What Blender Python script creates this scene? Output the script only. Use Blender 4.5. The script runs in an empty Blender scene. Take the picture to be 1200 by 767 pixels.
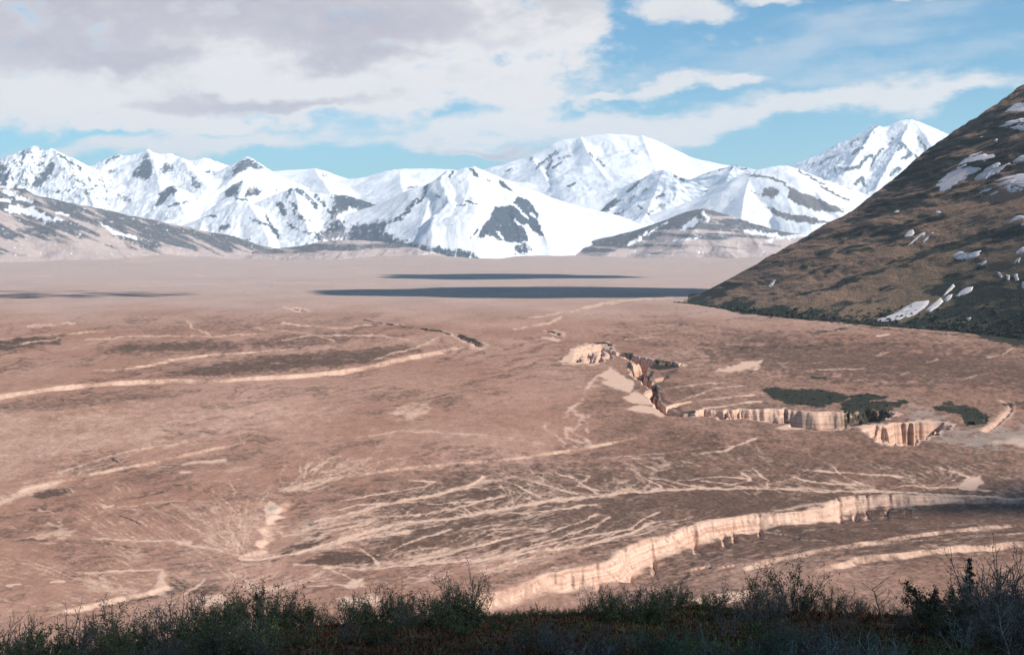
import bpy, math, random
import numpy as np
from mathutils import Vector

R = math.radians
random.seed(7)
RNG = np.random.default_rng(7)
SC = bpy.context.scene
COL = SC.collection

# ------------------------------------------------------------------ survey frame
EYE = 120.0          # eye height over the valley floor (m)
FPX = 1500.0         # focal length in photo pixels, photo 1200 wide
HOR = 288.0          # horizon row
SUN_AZ, SUN_EL = 116.0, 38.0      # clockwise from +Y (view direction), elevation
SUN = Vector((math.sin(R(SUN_AZ)) * math.cos(R(SUN_EL)), math.cos(R(SUN_AZ)) * math.cos(R(SUN_EL)), math.sin(R(SUN_EL))))


def at(px, py, d):
    return ((px - 600.0) / FPX * d, d, EYE + (HOR - py) / FPX * d)


# ------------------------------------------------------------------ numpy noise
_perm = RNG.permutation(256).astype(np.int32)
_perm = np.concatenate([_perm, _perm, _perm])
_ga = RNG.uniform(0, 2 * np.pi, 256)
_gx, _gy = np.cos(_ga).astype(np.float32), np.sin(_ga).astype(np.float32)


def perlin(x, y):
    x = np.asarray(x, np.float64); y = np.asarray(y, np.float64)
    xi = np.floor(x); yi = np.floor(y)
    fx = (x - xi).astype(np.float32); fy = (y - yi).astype(np.float32)
    xi = xi.astype(np.int64) & 255; yi = yi.astype(np.int64) & 255
    u = fx * fx * fx * (fx * (fx * 6 - 15) + 10); v = fy * fy * fy * (fy * (fy * 6 - 15) + 10)

    def g(ix, iy, dx, dy):
        h = _perm[_perm[ix] + iy] & 255
        return _gx[h] * dx + _gy[h] * dy
    a = g(xi, yi, fx, fy); b = g(xi + 1, yi, fx - 1, fy)
    c = g(xi, yi + 1, fx, fy - 1); d = g(xi + 1, yi + 1, fx - 1, fy - 1)
    p = a + u * (b - a); q = c + u * (d - c)
    return (p + v * (q - p)) * 1.5


def fbm(x, y, n=4, lac=2.03, gain=0.5):
    s = 0.0; a = 1.0; t = 0.0
    for i in range(n):
        s = s + a * perlin(x + 17.3 * i, y - 9.1 * i); t += a
        x = x * lac; y = y * lac; a *= gain
    return s / t


def ridged(x, y, n=4, lac=2.1, gain=0.5):
    s = 0.0; a = 1.0; t = 0.0
    for i in range(n):
        s = s + a * (1 - 2 * np.abs(perlin(x + 31.7 * i, y + 5.3 * i))); t += a
        x = x * lac; y = y * lac; a *= gain
    return s / t


def sstep(a, b, x):
    t = np.clip((x - a) / (b - a), 0, 1)
    return t * t * (3 - 2 * t)


def seg_dist(X, Y, pts):
    """distance to a polyline, run-along fraction 0..1, signed side (+ = right of travel), interpolated third coordinate"""
    best = np.full(X.shape, 1e18); run = np.zeros(X.shape); side = np.ones(X.shape); zz = np.zeros(X.shape)
    P = [tuple(p) + (0,) * (3 - len(p)) for p in pts]
    L = [math.hypot(P[i + 1][0] - P[i][0], P[i + 1][1] - P[i][1]) for i in range(len(P) - 1)]
    tot = max(sum(L), 1e-9); acc = 0.0
    for i in range(len(P) - 1):
        ax, ay, az = P[i]; bx, by, bz = P[i + 1]
        dx, dy = bx - ax, by - ay; l2 = dx * dx + dy * dy + 1e-12
        t = np.clip(((X - ax) * dx + (Y - ay) * dy) / l2, 0, 1)
        qx = X - (ax + t * dx); qy = Y - (ay + t * dy)
        dd = qx * qx + qy * qy
        m = dd < best
        best = np.where(m, dd, best); run = np.where(m, (acc + t * L[i]) / tot, run)
        side = np.where(m, np.sign(qx * dy - qy * dx), side); zz = np.where(m, az + t * (bz - az), zz)
        acc += L[i]
    return np.sqrt(best), run, side, zz


def poly_sd(X, Y, pts):
    """signed distance to a polygon, negative inside"""
    d, _, _, _ = seg_dist(X, Y, list(pts) + [pts[0]])
    inside = np.zeros(X.shape, bool); n = len(pts)
    for i in range(n):
        x1, y1 = pts[i][:2]; x2, y2 = pts[(i + 1) % n][:2]
        if y1 == y2:
            continue
        c = ((y1 > Y) != (y2 > Y)) & (X < (x2 - x1) * (Y - y1) / (y2 - y1) + x1)
        inside ^= c
    return np.where(inside, -d, d)


# ------------------------------------------------------------------ object helpers
def tag(o, label=None, cat=None, group=None, kind=None):
    if label: o['label'] = label
    if cat: o['category'] = cat
    if group: o['group'] = group
    if kind: o['kind'] = kind
    return o


def link(name, me, mat=None, parent=None):
    o = bpy.data.objects.new(name, me); COL.objects.link(o)
    if mat is not None:
        me.materials.append(mat)
    if parent is not None:
        o.parent = parent
    return o


def empty(name, loc, rz=0.0):
    o = bpy.data.objects.new(name, None); COL.objects.link(o)
    o.location = loc; o.rotation_euler = (0, 0, rz); o.empty_display_size = 0.1
    return o


def mesh_np(name, V, F, smooth=True):
    """V (n,3), F (m,k) all faces the same size k"""
    me = bpy.data.meshes.new(name)
    V = np.ascontiguousarray(V, np.float32); F = np.ascontiguousarray(F, np.int32)
    m, k = F.shape
    me.vertices.add(len(V)); me.vertices.foreach_set('co', V.ravel())
    me.loops.add(m * k); me.loops.foreach_set('vertex_index', F.ravel())
    me.polygons.add(m)
    me.polygons.foreach_set('loop_start', np.arange(0, m * k, k, dtype=np.int32))
    me.polygons.foreach_set('use_smooth', np.full(m, smooth, bool))
    me.update(calc_edges=True)
    return me


def grid_faces(nr, nc, wrap=False):
    r = np.arange(nr - 1)[:, None]; c = np.arange(nc if wrap else nc - 1)[None, :]
    c2 = (c + 1) % nc
    a = r * nc + c; b = r * nc + c2; d = (r + 1) * nc + c; e = (r + 1) * nc + c2
    return np.stack([a, b, e, d], -1).reshape(-1, 4)


def color_attr(me, name, A):
    at_ = me.attributes.new(name, 'FLOAT_COLOR', 'POINT')
    at_.data.foreach_set('color', np.ascontiguousarray(A, np.float32).ravel())


# ------------------------------------------------------------------ node helper
class NT:
    def __init__(self, tree):
        self.t = tree

    def n(self, typ, ins=(), **kw):
        nd = self.t.nodes.new(typ)
        for k, v in kw.items():
            setattr(nd, k, v)
        for k, v in (ins.items() if isinstance(ins, dict) else enumerate(ins)):
            if v is None:
                continue
            if isinstance(v, bpy.types.NodeSocket):
                self.t.links.new(v, nd.inputs[k])
            else:
                nd.inputs[k].default_value = v
        return nd

    def m(self, op, a, b=None, c=None, clamp=False):
        return self.n('ShaderNodeMath', [a, b, c], operation=op, use_clamp=clamp).outputs[0]

    def vm(self, op, a, b=None):
        return self.n('ShaderNodeVectorMath', [a, b], operation=op).outputs[0]

    def mix(self, f, a, b, blend='MIX'):
        nd = self.n('ShaderNodeMix', data_type='RGBA', blend_type=blend)
        for k, v in ((0, f), (6, a), (7, b)):
            if isinstance(v, bpy.types.NodeSocket):
                self.t.links.new(v, nd.inputs[k])
            else:
                nd.inputs[k].default_value = v
        return nd.outputs[2]

    def noise(self, vec, scale, detail=4.0, rough=0.55, dist=0.0):
        return self.n('ShaderNodeTexNoise', {'Vector': vec, 'Scale': scale, 'Detail': detail, 'Roughness': rough, 'Distortion': dist}).outputs[0]

    def mapr(self, v, a, b, c=0.0, d=1.0, smooth=True):
        nd = self.n('ShaderNodeMapRange', [v, a, b, c, d], interpolation_type='SMOOTHSTEP' if smooth else 'LINEAR')
        return nd.outputs[0]

    def scale3(self, vec, s, rot=(0, 0, 0)):
        if any(rot):
            vec = self.n('ShaderNodeMapping', {'Vector': vec, 'Rotation': rot}).outputs[0]
        return self.n('ShaderNodeMapping', {'Vector': vec, 'Scale': s}).outputs[0]


def new_mat(name):
    m = bpy.data.materials.new(name); m.use_nodes = True
    t = m.node_tree; t.nodes.clear()
    nt = NT(t)
    out = nt.n('ShaderNodeOutputMaterial')
    bs = nt.n('ShaderNodeBsdfPrincipled')
    bs.inputs['Roughness'].default_value = 0.9
    bs.inputs['Specular IOR Level'].default_value = 0.12
    t.links.new(bs.outputs[0], out.inputs[0])
    return m, nt, bs


def c4(r, g, b):
    return (r, g, b, 1.0)


def simple_mat(name, c1, c2, scale=20.0, rough=0.85, lo=0.35, hi=0.65, per_obj=0.0):
    m, nt, bs = new_mat(name)
    tc = nt.n('ShaderNodeTexCoord').outputs['Object']
    f = nt.mapr(nt.noise(tc, scale, 4.0), lo, hi)
    col = nt.mix(f, c4(*c1), c4(*c2))
    if per_obj:
        rnd = nt.n('ShaderNodeObjectInfo').outputs['Random']
        v = nt.m('MULTIPLY_ADD', rnd, per_obj * 2, 1 - per_obj)
        col = nt.vm('MULTIPLY', col, nt.n('ShaderNodeCombineXYZ', [v, v, v]).outputs[0])
    nt.t.links.new(col, bs.inputs['Base Color'])
    bs.inputs['Roughness'].default_value = rough
    return m


# ================================================================== CAMERA
cam_d = bpy.data.cameras.new('camera'); cam = bpy.data.objects.new('camera', cam_d); COL.objects.link(cam)
cam.location = (0, 0, EYE); cam.rotation_euler = (R(90), 0, 0)
cam_d.sensor_fit = 'HORIZONTAL'; cam_d.sensor_width = 36.0; cam_d.lens = 36.0 * FPX / 1200.0
cam_d.shift_y = -(383.5 - HOR) / 1200.0
cam_d.clip_start = 0.1; cam_d.clip_end = 120000.0
SC.camera = cam

# ================================================================== SKY
world = bpy.data.worlds.new('World'); SC.world = world; world.use_nodes = True
wt = world.node_tree; wt.nodes.clear(); W = NT(wt)
wout = W.n('ShaderNodeOutputWorld'); bg = W.n('ShaderNodeBackground')
wt.links.new(bg.outputs[0], wout.inputs[0])
bg.inputs[1].default_value = 0.1
sky = W.n('ShaderNodeTexSky', sky_type='NISHITA')
sky.sun_disc = False; sky.sun_elevation = R(SUN_EL); sky.sun_rotation = R(SUN_AZ)
sky.altitude = 400.0; sky.air_density = 1.0; sky.dust_density = 0.6; sky.ozone_density = 1.0
dirv = W.n('ShaderNodeTexCoord').outputs['Generated']
sx, sy, sz = W.n('ShaderNodeSeparateXYZ', [dirv]).outputs
ay = W.m('MAXIMUM', W.m('ABSOLUTE', sy), 0.12)
gx = W.m('MULTIPLY_ADD', W.m('DIVIDE', sx, ay), 1.5, 0.0)       # tangent coordinates of the sky, 1 unit = 1000 px
gz = W.m('MULTIPLY', W.m('DIVIDE', sz, ay), 1.5)
gvec = W.n('ShaderNodeCombineXYZ', [gx, gz, 0.0]).outputs[0]
# warp so that the cloud edges are torn
wn = W.n('ShaderNodeTexNoise', {'Vector': W.scale3(gvec, (1, 1.7, 1)), 'Scale': 9.0, 'Detail': 5.0, 'Roughness': 0.6}).outputs[1]
warp = W.n('ShaderNodeVectorMath', [W.vm('SUBTRACT', wn, (0.5, 0.5, 0.5)), (0.15, 0.075, 0.0)], operation='MULTIPLY').outputs[0]
pvec = W.vm('ADD', gvec, warp)


def blob(px, py, rx, ry, rot=0.0):
    """soft elliptical cloud bank: 1 in its middle, 0 at its rim (direction space)"""
    mp = W.n('ShaderNodeMapping', {'Vector': pvec, 'Location': ((px - 600) / 1000, (HOR - py) / 1000, 0), 'Rotation': (0, 0, R(rot)),
                                   'Scale': (rx / 1000, ry / 1000, 1)}, vector_type='TEXTURE').outputs[0]
    ln = W.n('ShaderNodeVectorMath', [mp], operation='LENGTH').outputs['Value']
    return W.m('SUBTRACT', 1.0, ln)


def union(lst):
    r = lst[0]
    for q in lst[1:]:
        r = W.n('ShaderNodeMath', [r, q, 0.25], operation='SMOOTH_MAX').outputs[0]
    return r


def CLOUD_DENS():
    thick = union([blob(180, -60, 620, 190, 0), blob(300, 75, 420, 75, 0), blob(520, 20, 170, 95, 0), blob(640, 38, 92, 50, 12), blob(600, 98, 110, 52, 0), blob(670, 20, 50, 30),
                   blob(100, 110, 260, 45, 0), blob(330, 105, 330, 36, 0), blob(200, 140, 210, 18, 0)])
    small = union([blob(805, 2, 78, 27, 0), blob(910, -6, 60, 14), blob(1040, -14, 70, 12)])
    band = union([blob(600, 152, 300, 22, 3), blob(250, 166, 290, 17, 2), blob(560, 176, 130, 10, -2), blob(730, 150, 170, 26, 5), blob(930, 128, 280, 24, 8.5), blob(1090, 108, 130, 17, 6),
                  blob(785, 98, 62, 15, 8), blob(850, 95, 50, 12, 2), blob(710, 110, 45, 8, 4)])
    cirrus = union([blob(930, 55, 380, 42, 10), blob(1010, 80, 260, 22, 8), blob(420, 148, 300, 22, 2), blob(1000, 30, 350, 26, 12)])
    fine = W.noise(W.scale3(gvec, (1, 1.8, 1)), 11.0, 7.0, 0.62)
    streak = W.noise(W.scale3(gvec, (1.0, 4.5, 1), (0, 0, R(-6))), 7.0, 6.0, 0.62)
    fz = W.m('SUBTRACT', fine, 0.5); sz_ = W.m('SUBTRACT', streak, 0.5)
    a1 = W.mapr(W.m('MULTIPLY_ADD', fz, 2.0, thick), -0.04, 0.44)
    a1 = W.m('MULTIPLY', a1, 0.95)
    a2 = W.m('MULTIPLY', W.mapr(W.m('MULTIPLY_ADD', fz, 1.3, small), 0.02, 0.55), 0.85)
    a3 = W.m('MULTIPLY', W.mapr(W.m('MULTIPLY_ADD', sz_, 1.6, band), -0.05, 0.62), 0.86)
    a4 = W.m('MULTIPLY', W.mapr(W.m('MULTIPLY_ADD', sz_, 2.4, cirrus), 0.0, 1.2), 0.36)
    inv = W.m('MULTIPLY', W.m('MULTIPLY', W.m('SUBTRACT', 1.0, a1), W.m('SUBTRACT', 1.0, a2)), W.m('MULTIPLY', W.m('SUBTRACT', 1.0, a3), W.m('SUBTRACT', 1.0, a4)))
    return W.m('SUBTRACT', 1.0, inv, clamp=True), thick, fine


dens, thick, fine = CLOUD_DENS()
# colour: lavender grey bases, cream lit parts
base_zone = union([blob(150, -5, 520, 78, -1), blob(430, 25, 250, 48, 2), blob(60, 45, 180, 36), blob(330, 118, 160, 9, 2), blob(430, 60, 130, 18, 4), blob(580, 178, 90, 8), blob(140, 62, 170, 22, -3)])
big = W.noise(W.scale3(gvec, (1, 1.8, 1)), 5.5, 5.0, 0.55)
shade = W.mapr(W.m('ADD', W.m('MULTIPLY_ADD', W.m('SUBTRACT', big, 0.5), 2.0, base_zone), W.m('MULTIPLY', W.m('SUBTRACT', fine, 0.5), 2.0)), -0.25, 0.80)
ccol = W.mix(shade, c4(8.0, 7.75, 7.6), c4(4.8, 4.5, 5.05))
ccol = W.mix(W.m('MULTIPLY', W.mapr(fine, 0.4, 0.7), 0.35), ccol, c4(7.2, 7.1, 7.15))
skyc = W.vm('MULTIPLY', sky.outputs[0], (0.47, 0.93, 1.12))
full = W.mix(dens, skyc, ccol)
wt.links.new(full, bg.inputs[0])
world.cycles.sampling_method = 'MANUAL'; world.cycles.sample_map_resolution = 512

sun_d = bpy.data.lights.new('sun', 'SUN'); sun = bpy.data.objects.new('sun', sun_d); COL.objects.link(sun)
sun_d.energy = 5.0; sun_d.angle = R(0.53); sun_d.color = (1.0, 0.95, 0.88)
sun.rotation_euler = SUN.to_track_quat('Z', 'Y').to_euler(); sun.location = SUN * 3000

# ================================================================== GROUND
FORE_R = [0, 4, 8, 12, 16, 24, 30, 34, 38, 45, 60, 100, 200, 300, 380, 1e6]
FORE_Z = [118.4, 117.7, 116.75, 115.7, 114.6, 112.6, 111.1, 110.2, 108.9, 106, 98, 76, 26, 5, 0, 0]
# smooth the profile by sampling it densely once
_rr = np.concatenate([np.linspace(0, 90, 900), np.linspace(90.5, 420, 700)])
_zz = np.interp(_rr, FORE_R, FORE_Z)
_k = np.ones(41) / 41
_zs = np.convolve(np.pad(_zz, 20, mode='edge'), _k, 'valid')


def fore_z(x, y):
    r = np.hypot(x, y)
    z = np.interp(r, _rr, _zs)
    m = 1 - sstep(60, 160, r)
    lat = 0.6 * np.tanh(np.where(y > 0, x, 0) / 14.0) * sstep(6, 30, r)
    n = 0.35 * fbm(x / 9.0, y / 9.0, 3) + 0.10 * fbm(x / 1.7, y / 1.7, 3)
    return z + m * (lat + n * sstep(1, 8, r)) + (1 - m) * (1 - sstep(250, 400, r)) * 4.0 * fbm(x / 60.0, y / 60.0, 4)


def chart(px, py):
    d = EYE * FPX / (py - HOR)
    return (px - 600.0) / FPX * d, d


def build_ground():
    # rows: distance along the view; columns: bearing.  dense where the photograph looks, coarse elsewhere
    py_rows = [762.0]
    while py_rows[-1] > 301.0:
        p = py_rows[-1]
        st = 0.62 if p > 690 else 0.42 if p > 575 else 0.55 if p > 520 else 0.36 if p > 470 else 0.42 if p > 400 else 0.5
        py_rows.append(p - st)
    d_near = np.concatenate([np.linspace(1.5, 10, 12), np.geomspace(10.4, 62, 110), np.geomspace(66, 375, 40)])
    d_mid = EYE * FPX / (np.array(py_rows) - HOR)
    d_mid = d_mid[d_mid > d_near[-1] + 1.0]
    d_far = np.geomspace(d_mid[-1] * 1.04, 24500, 14)
    D = np.concatenate([d_near, d_mid, d_far]); nr = len(D)
    n0, n1 = len(d_near), len(d_near) + len(d_mid)
    ucols = np.arange(-90, 1292, 1.15)
    th_in = np.arctan((ucols - 600.0) / FPX)
    th_out = np.linspace(th_in[-1], th_in[0] + 2 * np.pi, 100)[1:-1]
    TH = np.concatenate([th_in, th_out]); nc = len(TH); ni = len(th_in)
    lim = max(abs(th_in[0]), abs(th_in[-1]))
    thw = (TH + np.pi) % (2 * np.pi) - np.pi
    rk = 1.0 / np.cos(np.minimum(np.abs(thw), lim))
    RAD = D[:, None] * rk[None, :]
    X = RAD * np.sin(TH)[None, :]; Y = RAD * np.cos(TH)[None, :]
    Z = fore_z(X, Y)
    val = sstep(330, 430, RAD) * np.ones_like(X)
    Z += val * (2.6 * fbm(X / 420.0 + 3.1, Y / 420.0, 3) + 0.8 * fbm(X / 90.0, Y / 90.0 + 7, 3) + 0.30 * fbm(X / 16.0, Y / 16.0, 3))
    Z += sstep(8500, 13500, RAD) * (30.0 + 110.0 * fbm(X / 1300.0 + 2, Y / 3600.0, 4))

    # ---- painting window: the dense block only (chart px by row)
    ro = slice(n0, n1); co = slice(0, ni)
    x = X[ro, co]; y = Y[ro, co]
    PX = np.broadcast_to(ucols[None, :], x.shape); PY = HOR + EYE * FPX / y
    dz = np.zeros_like(x)
    pale = np.zeros_like(x); dark = np.zeros_like(x); scrub_shade = np.zeros_like(x); ash = np.zeros_like(x)
    rowpy = PY[:, 0]

    def win(x0, x1, y0, y1):
        c0 = int(np.searchsorted(ucols, x0)); c1 = int(np.searchsorted(ucols, x1))
        r0 = int(np.searchsorted(-rowpy, -y1)); r1 = int(np.searchsorted(-rowpy, -y0))
        return slice(r0, max(r1, r0)), slice(c0, max(c1, c0))
    wx = 6.0 * fbm(PX / 26.0, PY / 11.0, 4) + 2.6 * fbm(PX / 6.0 + 9, PY / 3.0, 3)
    wy = 2.6 * fbm(PX / 24.0 + 40, PY / 10.0 - 8, 4) + 1.4 * fbm(PX / 5.0 + 3, PY / 2.5, 3)

    def stroke(A, pts, w, s=1.0, jag=1.0, carve=0.0, taper=False):
        """soft line on the ground chart; half width w (rows)"""
        xs = [p[0] for p in pts]; ys = [p[1] for p in pts]
        m = 4 * w + 12
        wi = win(min(xs) - m, max(xs) + m, min(ys) - m, max(ys) + m)
        if PX[wi].size == 0:
            return
        dd, run, _, _ = seg_dist(PX[wi] + jag * wx[wi], (PY[wi] + jag * wy[wi]) * 1.6, [(a, b * 1.6) for a, b in pts])
        brk = fbm(PX[wi] / 9.0 + xs[0], PY[wi] / 5.0 + ys[0], 3); thin = fbm(run * (abs(xs[-1] - xs[0]) + abs(ys[-1] - ys[0])) / 14.0 + xs[0], run * 0 + ys[0], 3)
        ww = w * 1.6 * np.clip(0.85 + 0.9 * thin, 0.25, 1.7)
        if taper:
            ww = ww * (0.35 + 0.65 * run)
        g = np.clip(1.2 - dd / ww + 0.28 * brk, 0, 1) * sstep(2.2, 1.1, dd / ww)
        g = g * np.clip(0.95 + 0.5 * fbm(PX[wi] / 30.0 + ys[0], PY[wi] / 12.0, 2), 0.4, 1.2)
        if A is not None:
            A[wi] = np.maximum(A[wi], s * g)
        if carve:
            dz[wi] -= carve * g * g * (3 - 2 * g)

    def area(A, pts, s=1.0, soft=4.0, jag=1.5, grain=0.6, op='max'):
        xs = [p[0] for p in pts]; ys = [p[1] for p in pts]; m = soft * 2 + 14
        wi = win(min(xs) - m, max(xs) + m, min(ys) - m, max(ys) + m)
        sd = poly_sd(PX[wi] + jag * wx[wi], PY[wi] + jag * wy[wi], pts)
        g = sstep(soft, -soft, sd + grain * soft * 2 * fbm(PX[wi] / 13.0, PY[wi] / 4.5, 4))
        A[wi] = np.maximum(A[wi], s * g) if op == 'max' else A[wi] * (1 - s * g)

    def scarp(pts, depth, wall, run_out, flute=0.0, lam=8.0, pl=1.0, taper=(0.2, 0.3), foot=0.0):
        """a bank: ground on the far side stays, ground towards the viewer drops by depth and climbs back over run_out (metres)"""
        g = [chart(p[0], p[1]) + ((p[2] if len(p) > 2 else 1.0),) for p in pts]
        xs = [p[0] for p in pts]; ys = [p[1] for p in pts]
        pad = 30 + 1.5 * (run_out + wall) * FPX / g[int(np.argmax(ys))][1]
        wi = win(min(xs) - pad, max(xs) + pad, min(ys) - 12, max(ys) + 140)
        xx, yy = x[wi], y[wi]
        j = 1.5 * wall * fbm(xx / (wall * 4), yy / (wall * 4), 4)
        dd, run, side, fac = seg_dist(xx + j, yy + j, g)
        s = dd * side                                # + towards the viewer when the line runs left to right
        if flute:
            fl = ridged(xx / lam + 0.25 * yy / lam, yy / (lam * 9.0), 3)
            fl2 = ridged(xx / (lam * 0.37) + 5, yy / (lam * 4.0), 2)
            am = np.clip(0.25 + 1.6 * fbm(run * 9.0 + ys[0], run * 0 + 2, 2), 0.08, 1.3)
            s = s - flute * (np.clip(fl, -1, 1) * am + 0.30 * fl2) * sstep(-wall, wall * 0.6, s)
        tp = sstep(0, taper[0], run) * sstep(1, 1 - taper[1], run) * np.clip(0.88 + 0.7 * fbm(run * 13 + pts[0][0], run * 0, 4), 0.6, 1.2)
        soft = sstep(wall * 1.5, wall * 7, s); avg = float(np.mean([q[2] for q in g]))
        fac = fac * (1 - soft) + (0.55 * fac + 0.45 * avg) * soft
        f = sstep(0, wall, s) * (1 - sstep(0, 1, (s - wall) / run_out)) * fac
        dz[wi] -= depth * tp * f
        g2 = sstep(-0.35 * wall, 0.15 * wall, s) * (1 - sstep(wall * (0.95 + foot), wall * (1.5 + foot * 1.6), s)) * np.clip(tp, 0, 1) * np.clip(fac * 2.0, 0, 1)
        pale[wi] = np.maximum(pale[wi], pl * g2 * np.clip(0.8 + 0.8 * fbm(run * 22.0 + xs[0], s / (wall * 2.0), 3), 0.25, 1))

    def corridor(pts, depth, wall, rough=0.6, pl=0.8, bed_shade=0.0):
        """a winding ravine: (px, row, half width in metres) along its bed"""
        g = [chart(p[0], p[1]) + (p[2],) for p in pts]
        xs = [p[0] for p in pts]; ys = [p[1] for p in pts]
        wi = win(min(xs) - 30, max(xs) + 30, min(ys) - 12, max(ys) + 12)
        xx, yy = x[wi], y[wi]
        dd, run, side, hw = seg_dist(xx + wall * 0.9 * fbm(xx / 18.0, yy / 30.0, 3), yy + wall * 1.6 * fbm(xx / 20.0 + 7, yy / 30.0, 3), g)
        sd = dd - hw + rough * wall * ridged(xx / 13.0, yy / 45.0, 3)
        f = sstep(0, -wall, sd)
        dz[wi] = np.minimum(dz[wi], -depth * f * (1 + 0.2 * fbm(xx / 15, yy / 25, 2)))
        pale[wi] = np.maximum(pale[wi], pl * sstep(wall * 0.8, 0, sd))
        if bed_shade:
            scrub_shade[wi] = np.maximum(scrub_shade[wi], bed_shade * sstep(-wall * 0.5, -wall * 1.1, sd))  # ravine bed darkened with the scrub tone, standing in for shade

    def trench(pts, depth, wall, flute=0.0, lam=7.0, pl=0.9, floor_dark=0.0, rim=0.5):
        g = [chart(*p) for p in pts]
        xs = [p[0] for p in pts]; ys = [p[1] for p in pts]
        wi = win(min(xs) - 20, max(xs) + 20, min(ys) - 10, max(ys) + 10)
        xx, yy = x[wi], y[wi]
        j = wall * 0.55 * fbm(xx / (wall * 2.5), yy / (wall * 4.5), 4)
        sd = poly_sd(xx + j, yy + j, g)
        if flute:
            am = np.clip(0.55 + 1.2 * fbm(xx / 60.0 + 3, yy / 60.0, 2), 0.15, 1.4)
            xw = xx + 1.1 * lam * fbm(xx / (lam * 2.7), yy / (lam * 2.7) + 3, 2)
            sd = sd + flute * (am * ridged(xw / lam, yy / (lam * 2.2), 3) + 0.35 * ridged(xw / (lam * 0.37), yy / (lam * 0.8), 3))
        f = sstep(0, -wall, sd)
        dz[wi] = np.minimum(dz[wi], -depth * f * (1 + 0.25 * fbm(xx / 20, yy / 20, 2)))
        g2 = sstep(wall * rim, 0, sd) * (1 - sstep(-wall * 1.0, -wall * 1.6, sd))
        pale[wi] = np.maximum(pale[wi], pl * g2)
        if floor_dark:
            scrub_shade[wi] = np.maximum(scrub_shade[wi], floor_dark * sstep(-wall * 0.9, -wall * 1.6, sd))  # darker tone over the trench floor

    # ---------------- the near gully with its pale fluted bank
    scarp([(500, 728, 0.3), (540, 708, 0.6), (560, 699, 0.7), (600, 686, 0.75), (640, 671, 0.8), (690, 663, 0.9), (724, 655, 1.0), (729, 642, 1.1), (770, 628, 1.05), (800, 617, 0.9), (812, 616, 0.8), (818, 611, 0.8),
           (840, 609, 0.85), (880, 603, 0.75), (920, 600, 0.6), (960, 597, 0.6), (966, 589, 0.75), (990, 580, 0.95), (1030, 577, 0.8), (1060, 577, 0.6), (1095, 579, 0.4), (1140, 580, 0.26), (1200, 582, 0.18), (1292, 580, 0.15)],
          7.6, 7.0, 75, flute=2.6, lam=11.0, pl=0.95, foot=0.05, taper=(0.10, 0.02))
    for q in ((745, 668, 731, 644, 1.4), (768, 655, 764, 634, 0.7), (822, 640, 812, 617, 2.2), (853, 631, 846, 611, 1.2), (862, 624, 858, 608, 0.7), (893, 618, 889, 603, 1.3), (985, 605, 983, 583, 1.0),
              (1003, 604, 1002, 579, 1.2), (1019, 603, 1015, 578, 1.8), (1036, 602, 1042, 578, 2.2), (703, 678, 699, 662, 0.8)):
        g = [chart(q[0], q[1]) + (q[4],), chart(q[2], q[3]) + (0.3,)]
        wi = win(min(q[0], q[2]) - 16, max(q[0], q[2]) + 16, q[3] - 6, q[1] + 6)
        dd, run, _, hw = seg_dist(x[wi] + 1.2 * fbm(x[wi] / 4.0, y[wi] / 9.0, 3), y[wi], g)
        dz[wi] -= 1.15 * sstep(1.3, -0.3, dd - hw * 0.6) * sstep(0.0, 0.3, run)
    stroke(pale, [(800, 625), (880, 606), (960, 590), (1075, 576)], 3.0, 0.55)
    area(dark, [(782, 672), (796, 662), (808, 654), (810, 658), (798, 668), (786, 674)], 1.0, 1.5, 0.5)
    scarp([(790, 676), (830, 664), (870, 657), (920, 649), (960, 642), (1000, 636), (1050, 627), (1100, 620), (1290, 603)], 1.1, 3.0, 26, flute=1.2, lam=6, pl=0.62)
    scarp([(985, 640), (1050, 630), (1110, 629), (1200, 622), (1290, 615)], 0.5, 2.0, 18, flute=0.8, lam=6, pl=0.45)
    scarp([(935, 677), (955, 668), (985, 660), (1000, 655), (1060, 649), (1110, 643), (1290, 628)], 1.7, 3.4, 30, flute=1.4, lam=5, pl=0.75)
    area(pale, [(800, 700), (850, 690), (890, 687), (880, 702), (840, 708)], 0.85, 3)
    area(pale, [(395, 700), (440, 697), (450, 710), (400, 716)], 0.8, 3)
    area(pale, [(960, 596), (990, 580), (968, 590), (945, 597)], 0.8, 3)

    # ---------------- the main gully across the valley
    trench([(666, 412), (680, 405), (700, 402), (716, 403), (722, 410), (700, 412), (706, 420), (690, 424), (682, 418), (674, 424), (668, 418)], 13, 13, flute=9.0, lam=20, pl=1.0)
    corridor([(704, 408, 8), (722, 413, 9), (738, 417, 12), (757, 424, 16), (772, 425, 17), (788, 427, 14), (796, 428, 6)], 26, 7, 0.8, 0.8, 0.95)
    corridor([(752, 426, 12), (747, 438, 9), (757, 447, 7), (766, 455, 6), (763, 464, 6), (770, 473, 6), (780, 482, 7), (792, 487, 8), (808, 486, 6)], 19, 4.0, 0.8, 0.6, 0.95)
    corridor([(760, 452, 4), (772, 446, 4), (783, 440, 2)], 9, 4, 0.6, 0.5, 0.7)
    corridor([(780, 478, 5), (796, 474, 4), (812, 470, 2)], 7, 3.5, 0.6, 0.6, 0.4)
    stroke(dark, [(790, 434), (770, 450), (776, 468), (800, 482)], 5, 0.8)  # shade of the right bank painted into the ground colour
    area(scrub_shade, [(768, 421), (790, 424), (794, 430), (772, 434), (764, 430)], 1.0, 1.8, 0.6, 0.3); area(scrub_shade, [(738, 424), (752, 432), (746, 438), (734, 430)], 0.9, 1.6, 0.6, 0.3)  # shade of the alcove and ravine gaps, painted with the scrub tone down to the cliff notches
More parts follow.
